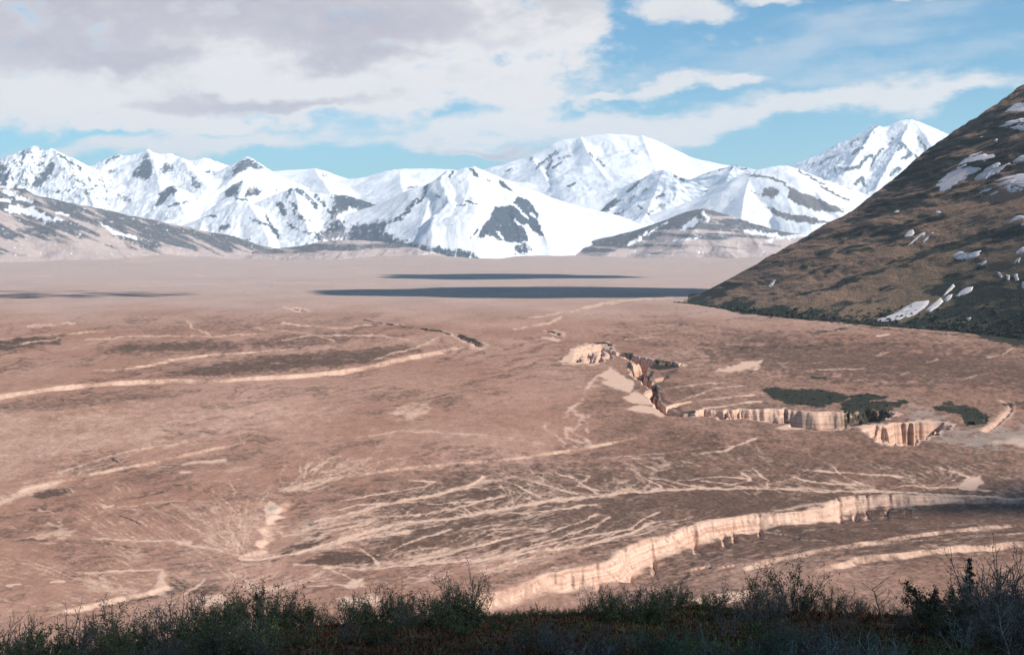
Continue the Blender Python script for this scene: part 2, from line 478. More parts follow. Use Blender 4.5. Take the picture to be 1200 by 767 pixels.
    stroke(scrub_shade, [(764, 436), (757, 446), (770, 456), (768, 468), (778, 480), (794, 486), (808, 485)], 2.6, 1.0, 0.6); stroke(scrub_shade, [(760, 452), (772, 446), (782, 441)], 1.8, 0.9, 0.6); stroke(scrub_shade, [(800, 484), (812, 483)], 2.6, 1.0, 0.5)  # painted shade along the ravine bed and right wall
    area(scrub_shade, [(906, 484), (922, 480), (930, 488), (938, 495), (924, 496), (908, 490)], 0.9, 1.6, 0.8, 0.4); area(scrub_shade, [(852, 486), (868, 482), (872, 488), (858, 490)], 0.8, 1.4, 0.6, 0.4)
    stroke(scrub_shade, [(700, 402), (712, 401), (718, 404)], 1.6, 0.8, 0.8); stroke(scrub_shade, [(722, 415), (732, 413), (740, 414)], 2.0, 0.7, 0.8)
    area(pale, [(655, 424), (668, 408), (690, 402), (718, 405), (712, 420), (700, 428), (678, 428)], 0.9, 3, 1.2)
    for a in ([(705, 450), (725, 442), (742, 447), (740, 460), (715, 455)], [(728, 466), (745, 459), (762, 468), (768, 475), (745, 473)],
              [(733, 481), (752, 474), (768, 478), (777, 488), (757, 483)], [(700, 440), (716, 430), (730, 440), (738, 450), (720, 449)]):
        area(pale, a, 1.0, 2.2, 0.7, 0.3)
    trench([(806, 487), (815, 480), (850, 480), (905, 478), (925, 480), (955, 482), (985, 482), (1000, 478), (1040, 478), (1062, 482), (1050, 492), (1012, 498), (985, 503),
            (940, 503), (918, 494), (880, 492), (840, 491)], 18, 8.5, flute=12.0, lam=27, pl=0.95, floor_dark=0.9)
    trench([(1005, 502), (1030, 497), (1060, 492), (1092, 492), (1120, 493), (1118, 503), (1085, 514), (1070, 521), (1040, 519), (1022, 512)], 15, 8, flute=9.5, lam=19, pl=0.95, floor_dark=0.5)
    for q in ((826, 487, 829, 478, 3), (846, 490, 851, 480, 4), (861, 490, 866, 478, 5), (884, 491, 886, 481, 3), (901, 492, 906, 479, 4), (914, 494, 921, 478, 7), (931, 499, 935, 484, 5),
              (947, 502, 951, 487, 3), (958, 503, 965, 484, 5), (972, 503, 978, 486, 5), (988, 501, 994, 482, 6), (1021, 512, 1025, 498, 2.5), (1033, 517, 1036, 499, 3), (1044, 519, 1049, 500, 3.5),
              (1057, 520, 1060, 499, 3), (1068, 519, 1075, 498, 4), (1083, 514, 1088, 496, 3.5), (1097, 508, 1101, 495, 3)):
        corridor([(q[0], q[1], q[4]), ((q[0] + q[2]) / 2, (q[1] + q[3]) / 2, q[4] * 0.9), (q[2], q[3], 0.8)], 15, 3.6, 0.5, 0.75, 0.0)
    for q in ((676, 424, 682, 404, 5), (690, 425, 694, 402, 6), (702, 424, 708, 402, 5), (714, 420, 716, 404, 4)):
        corridor([(q[0], q[1], q[4]), ((q[0] + q[2]) / 2, (q[1] + q[3]) / 2, q[4] * 0.8), (q[2], q[3], 1)], 12, 5, 0.5, 0.85, 0.0)
    area(pale, [(1000, 496), (1040, 498), (1090, 490), (1092, 502), (1070, 520), (1030, 517), (1015, 508)], 0.9, 3, 1, 0.5)
    area(pale, [(905, 502), (925, 496), (945, 503)], 1.0, 2, 0.5, 0.3)
    trench([(1149, 502), (1160, 495), (1172, 488), (1180, 478), (1170, 469), (1185, 472), (1190, 482), (1178, 494), (1160, 505)], 9, 9, flute=1.5, lam=9, pl=0.5)
    stroke(pale, [(810, 487), (830, 478), (860, 474), (890, 470)], 1.6, 0.9)
    stroke(pale, [(820, 470), (846, 466), (884, 462)], 1.5, 0.7)
    stroke(pale, [(788, 472), (812, 464), (836, 456), (870, 452)], 1.4, 0.6)
    stroke(pale, [(780, 456), (806, 452), (850, 448)], 1.3, 0.6)
    area(ash, [(1052, 478), (1090, 472), (1100, 486), (1130, 500), (1200, 498), (1292, 496), (1292, 524), (1200, 523), (1130, 524), (1100, 516), (1100, 500), (1070, 490)], 0.52, 7, 3, 1.8)
    area(pale, [(1160, 515), (1200, 508), (1292, 508), (1292, 522), (1200, 522)], 0.7, 4)
    area(scrub_shade, [(893, 458), (905, 453), (925, 456), (960, 457), (990, 462), (1000, 466), (985, 472), (960, 478), (930, 475), (905, 468)], 1.0, 2.5, 1.0, 0.3)
    area(scrub_shade, [(985, 475), (1000, 465), (1020, 462), (1042, 466), (1020, 472), (1062, 470), (1066, 474), (1042, 482), (1040, 492), (1010, 498), (985, 500), (990, 486)], 1.0, 2.0, 1.2, 0.6)
    area(scrub_shade, [(1092, 477), (1115, 473), (1145, 478), (1158, 488), (1150, 497), (1132, 498), (1125, 486), (1100, 482)], 0.95, 2.0, 1.2, 0.7)
    area(scrub_shade, [(1176, 474), (1200, 470), (1292, 470), (1292, 482), (1200, 480)], 0.6, 4, 1, 1)
    stroke(scrub_shade, [(950, 443), (966, 442), (968, 444)], 2.0, 0.9)

    # ---------------- the left gully
    scarp([(-80, 474), (0, 463), (50, 457), (85, 452), (150, 447), (200, 445), (250, 446), (300, 442), (340, 440), (400, 433), (430, 428), (470, 418), (500, 412), (530, 406), (556, 400)],
          3.2, 9.0, 130, flute=4.5, lam=15, pl=0.82, taper=(0.05, 0.2))
    trench([(520, 390), (534, 391), (548, 394), (568, 402), (562, 408), (550, 404), (536, 397)], 16, 20, flute=5, lam=20, pl=0.55)
    stroke(scrub_shade, [(538, 393), (552, 397), (564, 402)], 2.8, 0.8, 0.6)
    for a, b, c_ in (((428, 375), (446, 378), 2.2), ((446, 378), (470, 381), 2.4), ((472, 382), (482, 384), 1.8), ((494, 385), (512, 387), 3.2), ((514, 387), (525, 391), 3.0)):
        trench([(a[0], a[1] - 0.6), (b[0], b[1] - c_ * 0.5), (b[0] + 3, b[1] + c_ * 0.5), (a[0] + 2, a[1] + 1.2)], 14, 16, flute=3, lam=20, pl=0.5)
        stroke(scrub_shade, [a, b], c_ * 0.55, 0.85, 0.5)
    trench([(342, 361), (350, 360), (364, 365), (358, 367), (348, 364)], 16, 24, flute=4, lam=26, pl=0.6)
    stroke(scrub_shade, [(345, 362), (358, 366)], 1.3, 0.8, 0.4); stroke(pale, [(332, 360), (350, 366)], 1.6, 0.6)
    trench([(640, 387), (650, 386), (658, 391), (660, 396), (648, 393)], 16, 20, flute=4, lam=20, pl=0.6)
    stroke(scrub_shade, [(643, 388), (655, 391)], 2.0, 0.85, 0.4); stroke(pale, [(636, 396), (655, 398)], 2.2, 0.8)
    for q in ([(604, 385), (622, 381), (640, 378), (658, 372)], [(620, 372), (650, 368), (680, 362)], [(684, 360), (702, 357), (724, 355)], [(700, 402), (716, 400)], [(690, 360), (720, 352), (760, 350), (810, 347)]):
        stroke(pale, q, 2.0, 0.7)
    area(pale, [(840, 436), (850, 430), (872, 425), (894, 421), (890, 430), (866, 437)], 0.95, 2.5)
    stroke(pale, [(958, 433), (985, 432), (1010, 432)], 1.6, 0.6)
    stroke(pale, [(1160, 418), (1176, 414), (1190, 408)], 2.0, 0.6)
    stroke(pale, [(1028, 394), (1040, 392)], 1.8, 1.0, 0.3)
    for q in ((1052, 440, 1065, 436), (1128, 444, 1160, 436), (1030, 415, 1042, 411), (1088, 424, 1100, 421), (735, 398, 765, 396), (690, 455, 706, 452)):
        stroke(pale, [(q[0], q[1]), (q[2], q[3])], 1.8, 0.5)
    # terraces of the left plain
    scarp([(105, 437), (130, 434), (155, 430), (180, 425), (200, 420), (240, 415), (300, 411), (400, 404)], 1.8, 7, 90, flute=2, lam=16, pl=0.8)
    area(dark, [(190, 437), (250, 425), (330, 416), (400, 408), (480, 402), (500, 408), (440, 424), (380, 432), (300, 438), (240, 443)], 0.75, 6)
    area(dark, [(115, 408), (160, 402), (250, 398), (285, 403), (270, 409), (190, 412), (130, 413)], 0.7, 5)
    area(dark, [(285, 400), (330, 390), (390, 386), (430, 390), (400, 404), (340, 410), (300, 408)], 0.6, 6)
    area(dark, [(-80, 400), (0, 397), (30, 393), (75, 393), (70, 402), (0, 412), (-80, 414)], 0.85, 5); area(scrub_shade, [(-80, 400), (0, 397), (30, 394), (60, 396), (20, 404), (-80, 410)], 0.35, 6)
    area(dark, [(150, 385), (190, 375), (250, 372), (300, 380), (360, 373), (380, 380), (330, 392), (240, 393), (180, 396)], 0.38, 8)
    area(dark, [(-80, 480), (0, 470), (120, 462), (250, 455), (200, 468), (60, 482), (-80, 492)], 0.55, 6)
    for q in ([(0, 396), (60, 391), (120, 388)], [(100, 398), (170, 393), (250, 394), (300, 390)], [(220, 376), (230, 386), (245, 392)], [(20, 382), (90, 378)], [(330, 378), (390, 384), (434, 380)],
              [(300, 384), (360, 390), (390, 398)], [(110, 434), (136, 434)], [(330, 398), (370, 392), (440, 392), (480, 398)], [(440, 420), (500, 402), (512, 396)], [(-60, 408), (30, 402), (70, 396)]):
        stroke(pale, q, 1.6, 0.6)
    # ---------------- rills on the middle ground
    area(pale, [(-80, 490), (0, 482), (120, 474), (300, 470), (420, 480), (330, 505), (200, 520), (80, 545), (0, 570), (-80, 580)], 0.34, 18)
    scarp([(-80, 592), (0, 582), (40, 568), (80, 560), (130, 548), (160, 543), (200, 535), (240, 525), (300, 515), (360, 508)], 0.8, 3.5, 36, flute=1.6, lam=9, pl=0.6)
    stroke(pale, [(-40, 594), (0, 590), (30, 575), (70, 562)], 7, 0.75, 1.6)
    stroke(pale, [(70, 553), (110, 541), (130, 534), (180, 524), (220, 516)], 2.0, 0.7)
    stroke(pale, [(60, 525), (100, 514), (130, 507)], 1.8, 0.55)
    scarp([(380, 560), (400, 556), (450, 548), (500, 543), (560, 538), (600, 534), (640, 528), (690, 520), (740, 510), (776, 502)], 1.0, 3.5, 40, flute=1.5, lam=8, pl=0.65)
    stroke(pale, [(330, 572), (350, 566), (400, 556)], 2.5, 0.7)
    for q in ([(688, 487), (676, 497), (668, 505), (684, 512), (690, 519)], [(665, 500), (660, 510), (680, 517)], [(676, 485), (690, 495), (692, 506)], [(640, 500), (655, 512), (660, 520)],
              [(700, 440), (688, 462), (672, 480), (684, 490)], [(672, 478), (660, 490)]):
        stroke(pale, q, 2.2, 0.6, 1.4)
    area(pale, [(455, 480), (470, 472), (500, 474), (505, 486), (480, 492), (460, 490)], 0.5, 6, 2, 1)
    for q in ([(480, 502), (505, 506), (545, 508), (600, 512)], [(560, 512), (600, 515), (640, 518)], [(700, 534), (760, 530), (820, 524)], [(740, 534), (780, 534)], [(420, 512), (470, 505), (520, 508)]):
        stroke(pale, q, 1.4, 0.5)
    # long flat channels, each with feathered tributaries
    trunkB = [(330, 612), (400, 604), (440, 592), (500, 581), (530, 572), (560, 563), (566, 556)]
    trunkC = [(400, 632), (440, 620), (480, 611), (540, 605), (570, 598), (620, 590), (640, 586), (690, 582), (735, 576)]
    trunkD = [(380, 664), (440, 664), (500, 660), (560, 656), (620, 648), (690, 640), (740, 625), (766, 612)]
    trunkE = [(280, 653), (320, 650), (360, 642), (420, 630), (480, 622)]
    trunkF = [(735, 576), (780, 573), (840, 571), (900, 571), (970, 574), (1020, 573), (1075, 576)]
    for tk, w, s in ((trunkB, 2.2, 0.95), (trunkC, 3.0, 1.0), (trunkD, 2.4, 0.9), (trunkE, 2.8, 0.95), (trunkF, 2.0, 0.85)):
        stroke(pale, tk, w, s, 0.9, 0.25)
    for q in ([(400, 585), (440, 578), (480, 572)], [(380, 600), (420, 590), (470, 588), (500, 580)], [(410, 618), (440, 606), (500, 600), (545, 592), (575, 582)], [(520, 575), (545, 570), (562, 562)],
              [(460, 575), (500, 568), (510, 562), (480, 560)], [(590, 560), (606, 566), (632, 580)], [(600, 555), (640, 566), (676, 578)], [(650, 550), (676, 560), (690, 570), (700, 578)],
              [(676, 552), (690, 556), (678, 568), (700, 573)], [(745, 552), (765, 562), (775, 570), (750, 576)], [(760, 556), (800, 566), (830, 571)], [(440, 650), (470, 640), (500, 628), (530, 620)],
              [(420, 640), (436, 652), (444, 660)], [(470, 664), (500, 655), (530, 648), (560, 638), (600, 630)], [(540, 662), (600, 648), (640, 640), (700, 626), (740, 620)], [(500, 590), (560, 586), (590, 580)],
              [(555, 600), (620, 600), (700, 590)], [(560, 622), (600, 618), (640, 620)], [(640, 625), (680, 612), (700, 602)], [(610, 645), (660, 630), (700, 615), (715, 606)], [(700, 632), (740, 618), (770, 600)],
              [(820, 562), (860, 566), (880, 560), (870, 552)], [(880, 545), (900, 560), (900, 570)], [(920, 552), (950, 562), (1000, 565)], [(940, 548), (1000, 552), (1060, 556)], [(1100, 545), (1140, 558), (1150, 562)],
              [(970, 540), (990, 556), (1010, 566)], [(1020, 575), (1060, 566), (1120, 570), (1160, 574)], [(820, 530), (850, 526), (880, 514)], [(840, 522), (866, 520), (884, 513)], [(790, 562), (850, 556), (880, 560)]):
        stroke(pale, q, 1.8, 0.95, 0.8, 0.12, taper=True)
    area(pale, [(1122, 570), (1135, 558), (1150, 556), (1150, 562), (1140, 572)], 0.9, 2.5); stroke(pale, [(1075, 577), (1140, 580), (1200, 583)], 1.6, 0.9)

    def comb(trunk, n, lo, hi, ang, spread, w=1.15, s=0.68, rr=random):
        L = len(trunk) - 1
        for _ in range(n):
            f = rr.random() * L; i = int(f); f -= i
            x0 = trunk[i][0] + f * (trunk[i + 1][0] - trunk[i][0]); y0 = trunk[i][1] + f * (trunk[i + 1][1] - trunk[i][1])
            a = R(ang + rr.uniform(-spread, spread)); ln = rr.uniform(lo, hi)
            pts = []; bend = rr.uniform(-0.5, 0.5)
            for k in range(5):
                t = k / 4
                aa = a + bend * (t - 0.5)
                pts.append((x0 + math.cos(aa) * ln * t, y0 - math.sin(aa) * ln * t * 0.42))
            stroke(pale, pts[::-1], w * rr.uniform(0.75, 1.3), s * rr.uniform(0.5, 1.15), 0.8, 0.10, taper=True)
    rr = random.Random(21)
    comb(trunkC[3:], 34, 14, 48, 140, 20, rr=rr); comb(trunkC, 26, 25, 80, 22, 12, rr=rr); comb(trunkB, 30, 25, 90, 18, 14, rr=rr); comb(trunkD, 46, 25, 90, 24, 10, rr=rr)
    comb(trunkE, 20, 20, 70, 20, 14, rr=rr); comb(trunkF, 34, 14, 60, 148, 18, rr=rr); comb([(400, 556), (560, 538), (690, 520)], 24, 12, 40, 140, 25, 0.9, 0.45, rr=rr)
    comb([(330, 572), (400, 556), (440, 550)], 26, 12, 34, 118, 14, 1.0, 0.55, rr=rr)
    comb([(760, 548), (900, 540), (1100, 548), (1200, 560)], 40, 15, 60, 150, 20, 0.9, 0.4, rr=rr)
    comb([(560, 690), (690, 655), (800, 612)], 30, 20, 70, 24, 10, 0.9, 0.5, rr=rr)
    comb([(290, 645), (310, 605), (335, 580)], 44, 25, 75, 160, 14, 1.0, 0.5, rr=rr)
    comb([(0, 700), (60, 712), (170, 690), (190, 672)], 34, 20, 70, 152, 22, 1.0, 0.45, rr=rr)
    comb([(190, 700), (300, 676), (420, 684)], 34, 15, 60, 25, 40, 1.0, 0.4, rr=rr)
    comb([(0, 585), (80, 560), (200, 535), (300, 516)], 34, 12, 40, 60, 60, 0.9, 0.4, rr=rr)
    comb([(0, 620), (80, 625), (200, 632), (290, 652)], 26, 15, 60, 150, 30, 0.9, 0.4, rr=rr)
    # swept fans: families of curved rills gathering into the channels
    def fan(x0, y0, x1, y1, ex, ey, n, cx, cy, w=1.2, s_=0.7, rr=rr):
        for i in range(n):
            f = (i + rr.uniform(-0.4, 0.4)) / max(n - 1, 1); sx_, sy_ = x0 + f * (x1 - x0), y0 + f * (y1 - y0)
            tx, ty = ex + rr.uniform(-16, 16), ey + rr.uniform(-3, 3); mx, my = (sx_ + tx) / 2 + cx + rr.uniform(-6, 6), (sy_ + ty) / 2 + cy + rr.uniform(-2, 2)
            pts = [((1 - t) ** 2 * sx_ + 2 * t * (1 - t) * mx + t * t * tx, (1 - t) ** 2 * sy_ + 2 * t * (1 - t) * my + t * t * ty) for t in (0, 0.2, 0.4, 0.6, 0.8, 1)]
            stroke(pale, pts, w * rr.uniform(0.7, 1.25), s_ * rr.uniform(0.35, 1.1), 1.0, 0.08, taper=True)
    fan(500, 556, 575, 592, 385, 640, 15, 20, 6); fan(430, 574, 470, 610, 330, 622, 12, 14, 4); fan(560, 548, 700, 552, 590, 596, 16, 26, 8); fan(690, 548, 790, 560, 705, 580, 12, 20, 6)
    fan(560, 612, 700, 604, 480, 652, 14, 24, 8); fan(600, 640, 770, 600, 560, 672, 18, 26, 10); fan(455, 640, 560, 640, 420, 668, 12, 14, 5); fan(250, 560, 330, 555, 285, 640, 16, -8, 8)
    fan(170, 590, 250, 566, 288, 650, 18, 14, 8); fan(340, 532, 470, 536, 350, 572, 20, -10, 4, 1.3, 0.8); fan(0, 655, 120, 655, 150, 692, 16, 10, 8); fan(230, 650, 420, 660, 300, 690, 16, 6, 6)
    fan(360, 590, 380, 640, 305, 612, 10, 0, 2); fan(860, 515, 1010, 525, 905, 566, 16, 18, 8, 1.1, 0.55); fan(1000, 530, 1180, 540, 1090, 572, 16, 10, 8, 1.1, 0.55); fan(120, 500, 320, 498, 40, 566, 14, 20, 10, 1.1, 0.5)
    # ---------------- lower left washes
    scarp([(268, 662), (285, 655), (293, 640), (302, 622), (312, 604), (322, 592), (334, 584), (352, 575)], 1.6, 5, 30, flute=1.0, lam=6, pl=0.8)
    area(pale, [(310, 590), (318, 586), (328, 592), (327, 602), (316, 614), (311, 604)], 1.0, 2, 0.6, 0.3); area(ash, [(312, 590), (326, 592), (318, 604)], 0.8, 2, 0.5, 0.3)
    area(scrub_shade, [(330, 588), (345, 582), (360, 590), (372, 606), (350, 616), (332, 618), (325, 610)], 0.38, 5, 2, 1.2); area(dark, [(330, 640), (370, 624), (395, 622), (370, 640), (320, 655)], 0.8, 5)
    area(dark, [(348, 658), (380, 646), (420, 642), (450, 648), (440, 660), (420, 668), (390, 664)], 0.85, 5)
    stroke(pale, [(345, 660), (380, 662), (405, 674), (420, 684)], 1.8, 0.8); area(pale, [(398, 684), (424, 676), (430, 684), (410, 688)], 0.95, 2)
    stroke(pale, [(300, 690), (340, 688), (400, 684), (425, 682)], 2.0, 0.6)
    scarp([(40, 724), (60, 717), (120, 702), (170, 691), (188, 686), (192, 670)], 1.0, 3, 24, flute=0.8, lam=5, pl=0.8)
    stroke(pale, [(100, 670), (150, 668), (190, 666), (192, 678)], 2.2, 0.8); area(pale, [(180, 690), (188, 668), (196, 670), (192, 690)], 0.8, 3)
    area(dark, [(130, 700), (190, 690), (200, 676), (215, 672), (228, 684), (200, 694), (150, 704)], 0.7, 4); area(dark, [(222, 690), (250, 680), (266, 690), (240, 696)], 0.7, 4)
    stroke(pale, [(218, 692), (232, 684), (240, 676)], 1.8, 0.8)
    area(pale, [(226, 704), (240, 697), (262, 696), (266, 704), (245, 709)], 1.0, 2.5, 0.6, 0.3); area(ash, [(226, 704), (240, 697), (262, 696), (266, 704), (245, 709)], 0.45, 3, 0.6, 0.3)
    stroke(pale, [(110, 630), (150, 632), (200, 632), (250, 642), (290, 652)], 2.0, 0.75); area(pale, [(45, 626), (60, 614), (80, 616), (84, 626), (66, 634), (46, 632)], 0.5, 8, 3, 1.2)
    stroke(pale, [(40, 596), (60, 602), (72, 612), (64, 626)], 2, 0.5, 2.0); stroke(pale, [(0, 637), (30, 631), (60, 628)], 1.6, 0.5)
    stroke(dark, [(-40, 640), (30, 633), (60, 633), (160, 640)], 2.2, 0.6)
    area(dark, [(30, 580), (60, 570), (90, 568), (85, 578), (50, 584)], 0.8, 4); area(dark, [(120, 562), (180, 545), (260, 528), (320, 520), (300, 535), (200, 556), (140, 568)], 0.5, 7)
    for q in ((215, 542, 248, 539, 3.2), (238, 540, 262, 538, 3.4), (212, 553, 226, 552, 1.8), (122, 593, 132, 591, 1.8), (210, 634, 222, 634, 3), (10, 684, 22, 683, 2.2), (60, 681, 74, 680, 1.8)):
        stroke(pale, [(q[0], q[1]), (q[2], q[3])], q[4], 0.95, 0.4)
    for q in ([(98, 529), (106, 528)], [(130, 537), (138, 541)], [(205, 567), (212, 568)], [(162, 582), (190, 575)], [(140, 602), (165, 612)]):
        stroke(scrub_shade, q, 1.6, 0.6, 0.6)
    stroke(pale, [(100, 605), (130, 594), (180, 586), (220, 584)], 1.4, 0.5)
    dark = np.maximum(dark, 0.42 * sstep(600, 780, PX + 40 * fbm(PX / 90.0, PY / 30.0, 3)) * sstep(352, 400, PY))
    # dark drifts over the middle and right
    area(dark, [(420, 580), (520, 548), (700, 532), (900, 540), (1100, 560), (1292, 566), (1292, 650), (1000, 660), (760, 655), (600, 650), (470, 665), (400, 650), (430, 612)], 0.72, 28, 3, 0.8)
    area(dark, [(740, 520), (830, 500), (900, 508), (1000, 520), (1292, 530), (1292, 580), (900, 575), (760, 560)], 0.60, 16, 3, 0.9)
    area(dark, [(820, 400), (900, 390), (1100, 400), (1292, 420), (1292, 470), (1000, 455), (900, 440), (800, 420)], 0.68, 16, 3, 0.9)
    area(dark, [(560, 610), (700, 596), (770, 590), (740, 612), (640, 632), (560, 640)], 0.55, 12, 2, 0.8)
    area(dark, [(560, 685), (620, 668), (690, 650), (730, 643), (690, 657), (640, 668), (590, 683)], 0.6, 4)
    for q in ([(920, 393), (980, 388), (1000, 384), (1060, 380)], [(940, 408), (1000, 404), (1060, 402)], [(870, 408), (930, 405), (985, 402)], [(1000, 382), (1060, 388), (1130, 392)]):
        stroke(scrub_shade, q, 1.6, 0.65, 1.6)
    for q in ([(796, 368), (812, 366)], [(816, 366), (830, 363)], [(852, 373), (900, 374)], [(780, 378), (850, 383)], [(700, 392), (760, 390)]):
        stroke(scrub_shade, q, 1.4, 0.45, 1.6)
    # foot of the hill
    area(scrub_shade, [(803, 352), (830, 356), (870, 366), (940, 374), (1000, 381), (1100, 384), (1135, 392), (1170, 402), (1292, 428), (1292, 360), (1000, 355), (860, 345)], 0.9, 2.5, 1.6, 0.5)

    # broad natural variation, finer drifts stretched across the line of slope
    var = fbm(x / 260.0 + 5, y / 520.0, 4); fine_ = fbm(x / 34.0, y / 80.0 + 3, 4); st_ = fbm(x / 70.0 + 0.4 * y / 70.0, y / 600.0, 4)
    dark += np.clip(0.55 * var + 0.45 * st_ + 0.25 * fine_, 0, 0.6) * (1 - dark)
    pale += np.clip(0.40 * fine_ * (0.6 + var) + 0.30 * np.maximum(-var, 0), 0, 0.4) * (1 - pale)
    # drainage texture: thin torn veins where the surface is rilled
    def streaks(deg, along, across, seed, k=5.0):
        a = R(deg); u = PX * math.cos(a) - PY * math.sin(a); v = PX * math.sin(a) + PY * math.cos(a)
        u = u + 0.5 * along * fbm(PX / 60.0 + seed, PY / 24.0, 2); v = v + 1.1 * across * fbm(PX / 50.0, PY / 18.0 + seed, 3)
        return np.clip(1 - k * np.abs(fbm(u / along + seed, v / across - seed, 3)), 0, 1)

    def zone(x0, x1, y0, y1, sx, sy):
        return sstep(x0 - sx, x0 + sx, PX) * sstep(x1 + sx, x1 - sx, PX) * sstep(y0 - sy, y0 + sy, PY) * sstep(y1 + sy, y1 - sy, PY)
    patchy = sstep(-0.25, 0.3, fbm(PX / 110.0 + 4, PY / 40.0 + 2, 3))
    sf = np.maximum.reduce([
        0.62 * streaks(14, 95, 6.5, 3) * zone(330, 800, 556, 690, 60, 16), 0.5 * streaks(22, 60, 4.0, 8) * zone(400, 780, 575, 680, 60, 16),
        0.55 * streaks(-28, 55, 5.5, 12) * zone(560, 1250, 530, 585, 70, 14), 0.6 * streaks(-34, 46, 4.5, 15) * zone(60, 300, 560, 690, 40, 14),
        0.45 * streaks(-12, 80, 6.0, 18) * zone(-60, 320, 640, 720, 40, 14), 0.4 * streaks(10, 90, 6.5, 22) * zone(-80, 560, 505, 570, 60, 12),
        0.30 * streaks(6, 130, 6.0, 27) * zone(560, 1290, 385, 470, 90, 14), 0.26 * streaks(4, 120, 5.0, 31) * zone(-80, 560, 352, 440, 60, 14),
        0.34 * streaks(8, 120, 6.0, 35) * zone(780, 1290, 590, 690, 60, 14)])
    pale = np.maximum(pale, sf * (0.35 + 0.65 * patchy))
    k5 = np.array([1, 3, 4, 3, 1]) / 12.0
    blur = sum(k5[i] * np.roll(pale, i - 2, 0) for i in range(5)); blur = sum(k5[i] * np.roll(blur, i - 2, 1) for i in range(5))
    pale = np.where(PY > 440, 0.45 * pale + 0.60 * blur, pale)
    dark = np.maximum(dark, 0.55 * streaks(9, 150, 9.0, 41, 3.0) * (0.3 + 0.7 * (1 - patchy)) * sstep(350, 380, PY))
    dark = np.maximum(dark, 0.5 * streaks(16, 70, 6.0, 44, 4.0) * zone(330, 1000, 540, 690, 80, 16))
    far_ = sstep(356, 340, PY)
    dark = np.maximum(dark, far_ * 0.62 * streaks(1.5, 170, 3.2, 51, 3.0) * sstep(-0.3, 0.3, fbm(PX / 140.0, PY / 7.0, 3)))
    pale = np.maximum(pale, far_ * 0.5 * streaks(-1.0, 120, 2.4, 57, 5.0) * sstep(-0.1, 0.3, fbm(PX / 100.0 + 9, PY / 6.0, 3)))
    vein = 1 - np.abs(fbm(PX / 46.0 - PY / 30.0, PY / 9.0, 4)) * 7.0
    rill_zone = sstep(500, 540, PY) * sstep(720, 690, PY)
    pale = np.maximum(pale, np.clip(vein, 0, 1) * 0.42 * rill_zone * sstep(-0.2, 0.35, fbm(PX / 90.0, PY / 36.0 + 11, 3)))
    gr = fbm(PX / 3.2, PY / 1.5, 3); gr2 = fbm(PX / 11.0 + 8, PY / 4.0, 3)
    pale = np.clip(pale + 0.20 * gr + 0.20 * gr2 - 0.02, 0, 1); dark = np.clip(dark + 0.32 * fbm(PX / 5.0 + 20, PY / 2.2, 3) + 0.15 * fbm(PX / 18.0, PY / 7.0 + 9, 3), 0, 1)
    # bank faces: steep ground shows the pale deposit
    Zd = Z[ro, co] + dz
    ddr = np.gradient(Zd, axis=0) / np.maximum(np.abs(np.gradient(y, axis=0)), 1e-3)
    ddc = np.gradient(Zd, axis=1) / np.maximum(np.abs(np.gradient(x, axis=1)), 1e-3)
    st = np.hypot(ddr, ddc)
    pale = np.maximum(pale, 0.85 * sstep(0.5, 1.0, st))
    scrub_shade = scrub_shade * (1 - 0.35 * sstep(0.5, 0.9, st)); pale = pale * (1 - 0.95 * scrub_shade)  # dark tone mostly kept on steep walls, as painted ravine shade
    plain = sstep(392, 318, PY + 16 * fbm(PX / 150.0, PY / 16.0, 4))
    Z[ro, co] = Zd
    A = np.zeros((nr, nc, 4), np.float32); B = np.zeros((nr, nc, 4), np.float32)
    A[ro, co, 0] = np.clip(pale, 0, 1); A[ro, co, 1] = np.clip(dark, 0, 1); A[ro, co, 2] = np.clip(scrub_shade, 0, 1); A[ro, co, 3] = plain
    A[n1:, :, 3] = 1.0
    B[ro, co, 0] = np.clip(ash, 0, 1)
    B[:, :, 1] = 1 - sstep(150, 330, RAD)         # tundra slope near the viewpoint
    global SCRUB_SPOTS
    gz = Z[ro, co]; pr = np.where(scrub_shade > 0.45, scrub_shade, 0) * (y / 1000.0) ** 0.0
    pick = RNG.random(pr.shape) < pr * 0.035 * np.clip(0.6 + 2.2 * fbm(PX / 14.0, PY / 6.0, 3), 0.0, 1.6)
    pick &= PY < 520
    SCRUB_SPOTS = np.stack([x[pick], y[pick], gz[pick]], -1)
    V = np.stack([X, Y, Z], -1).reshape(-1, 3)
    F = grid_faces(nr, nc, wrap=True)
    # small cap under the viewpoint: the innermost ring closes on itself
    ring = np.arange(nc); V = np.vstack([V, [[0, 0, 118.4]]]); ctr = len(V) - 1
    step = max(1, nc // 64)
    cap = np.stack([np.full(nc, ctr), ring, (ring + 1) % nc, (ring + 1) % nc], -1)
    F = np.vstack([F, np.stack([cap[:, 0], cap[:, 2], cap[:, 1], cap[:, 1]], -1)[:0]])
    F = F[:, ::-1]
    me = mesh_np('ground', V, F)
    extra = np.array([[0, 0, 0, 0]], np.float32); eb = np.array([[0, 1, 0, 0]], np.float32)
    color_attr(me, 'cover', np.vstack([A.reshape(-1, 4), extra])); color_attr(me, 'cover_two', np.vstack([B.reshape(-1, 4), eb]))
    return me


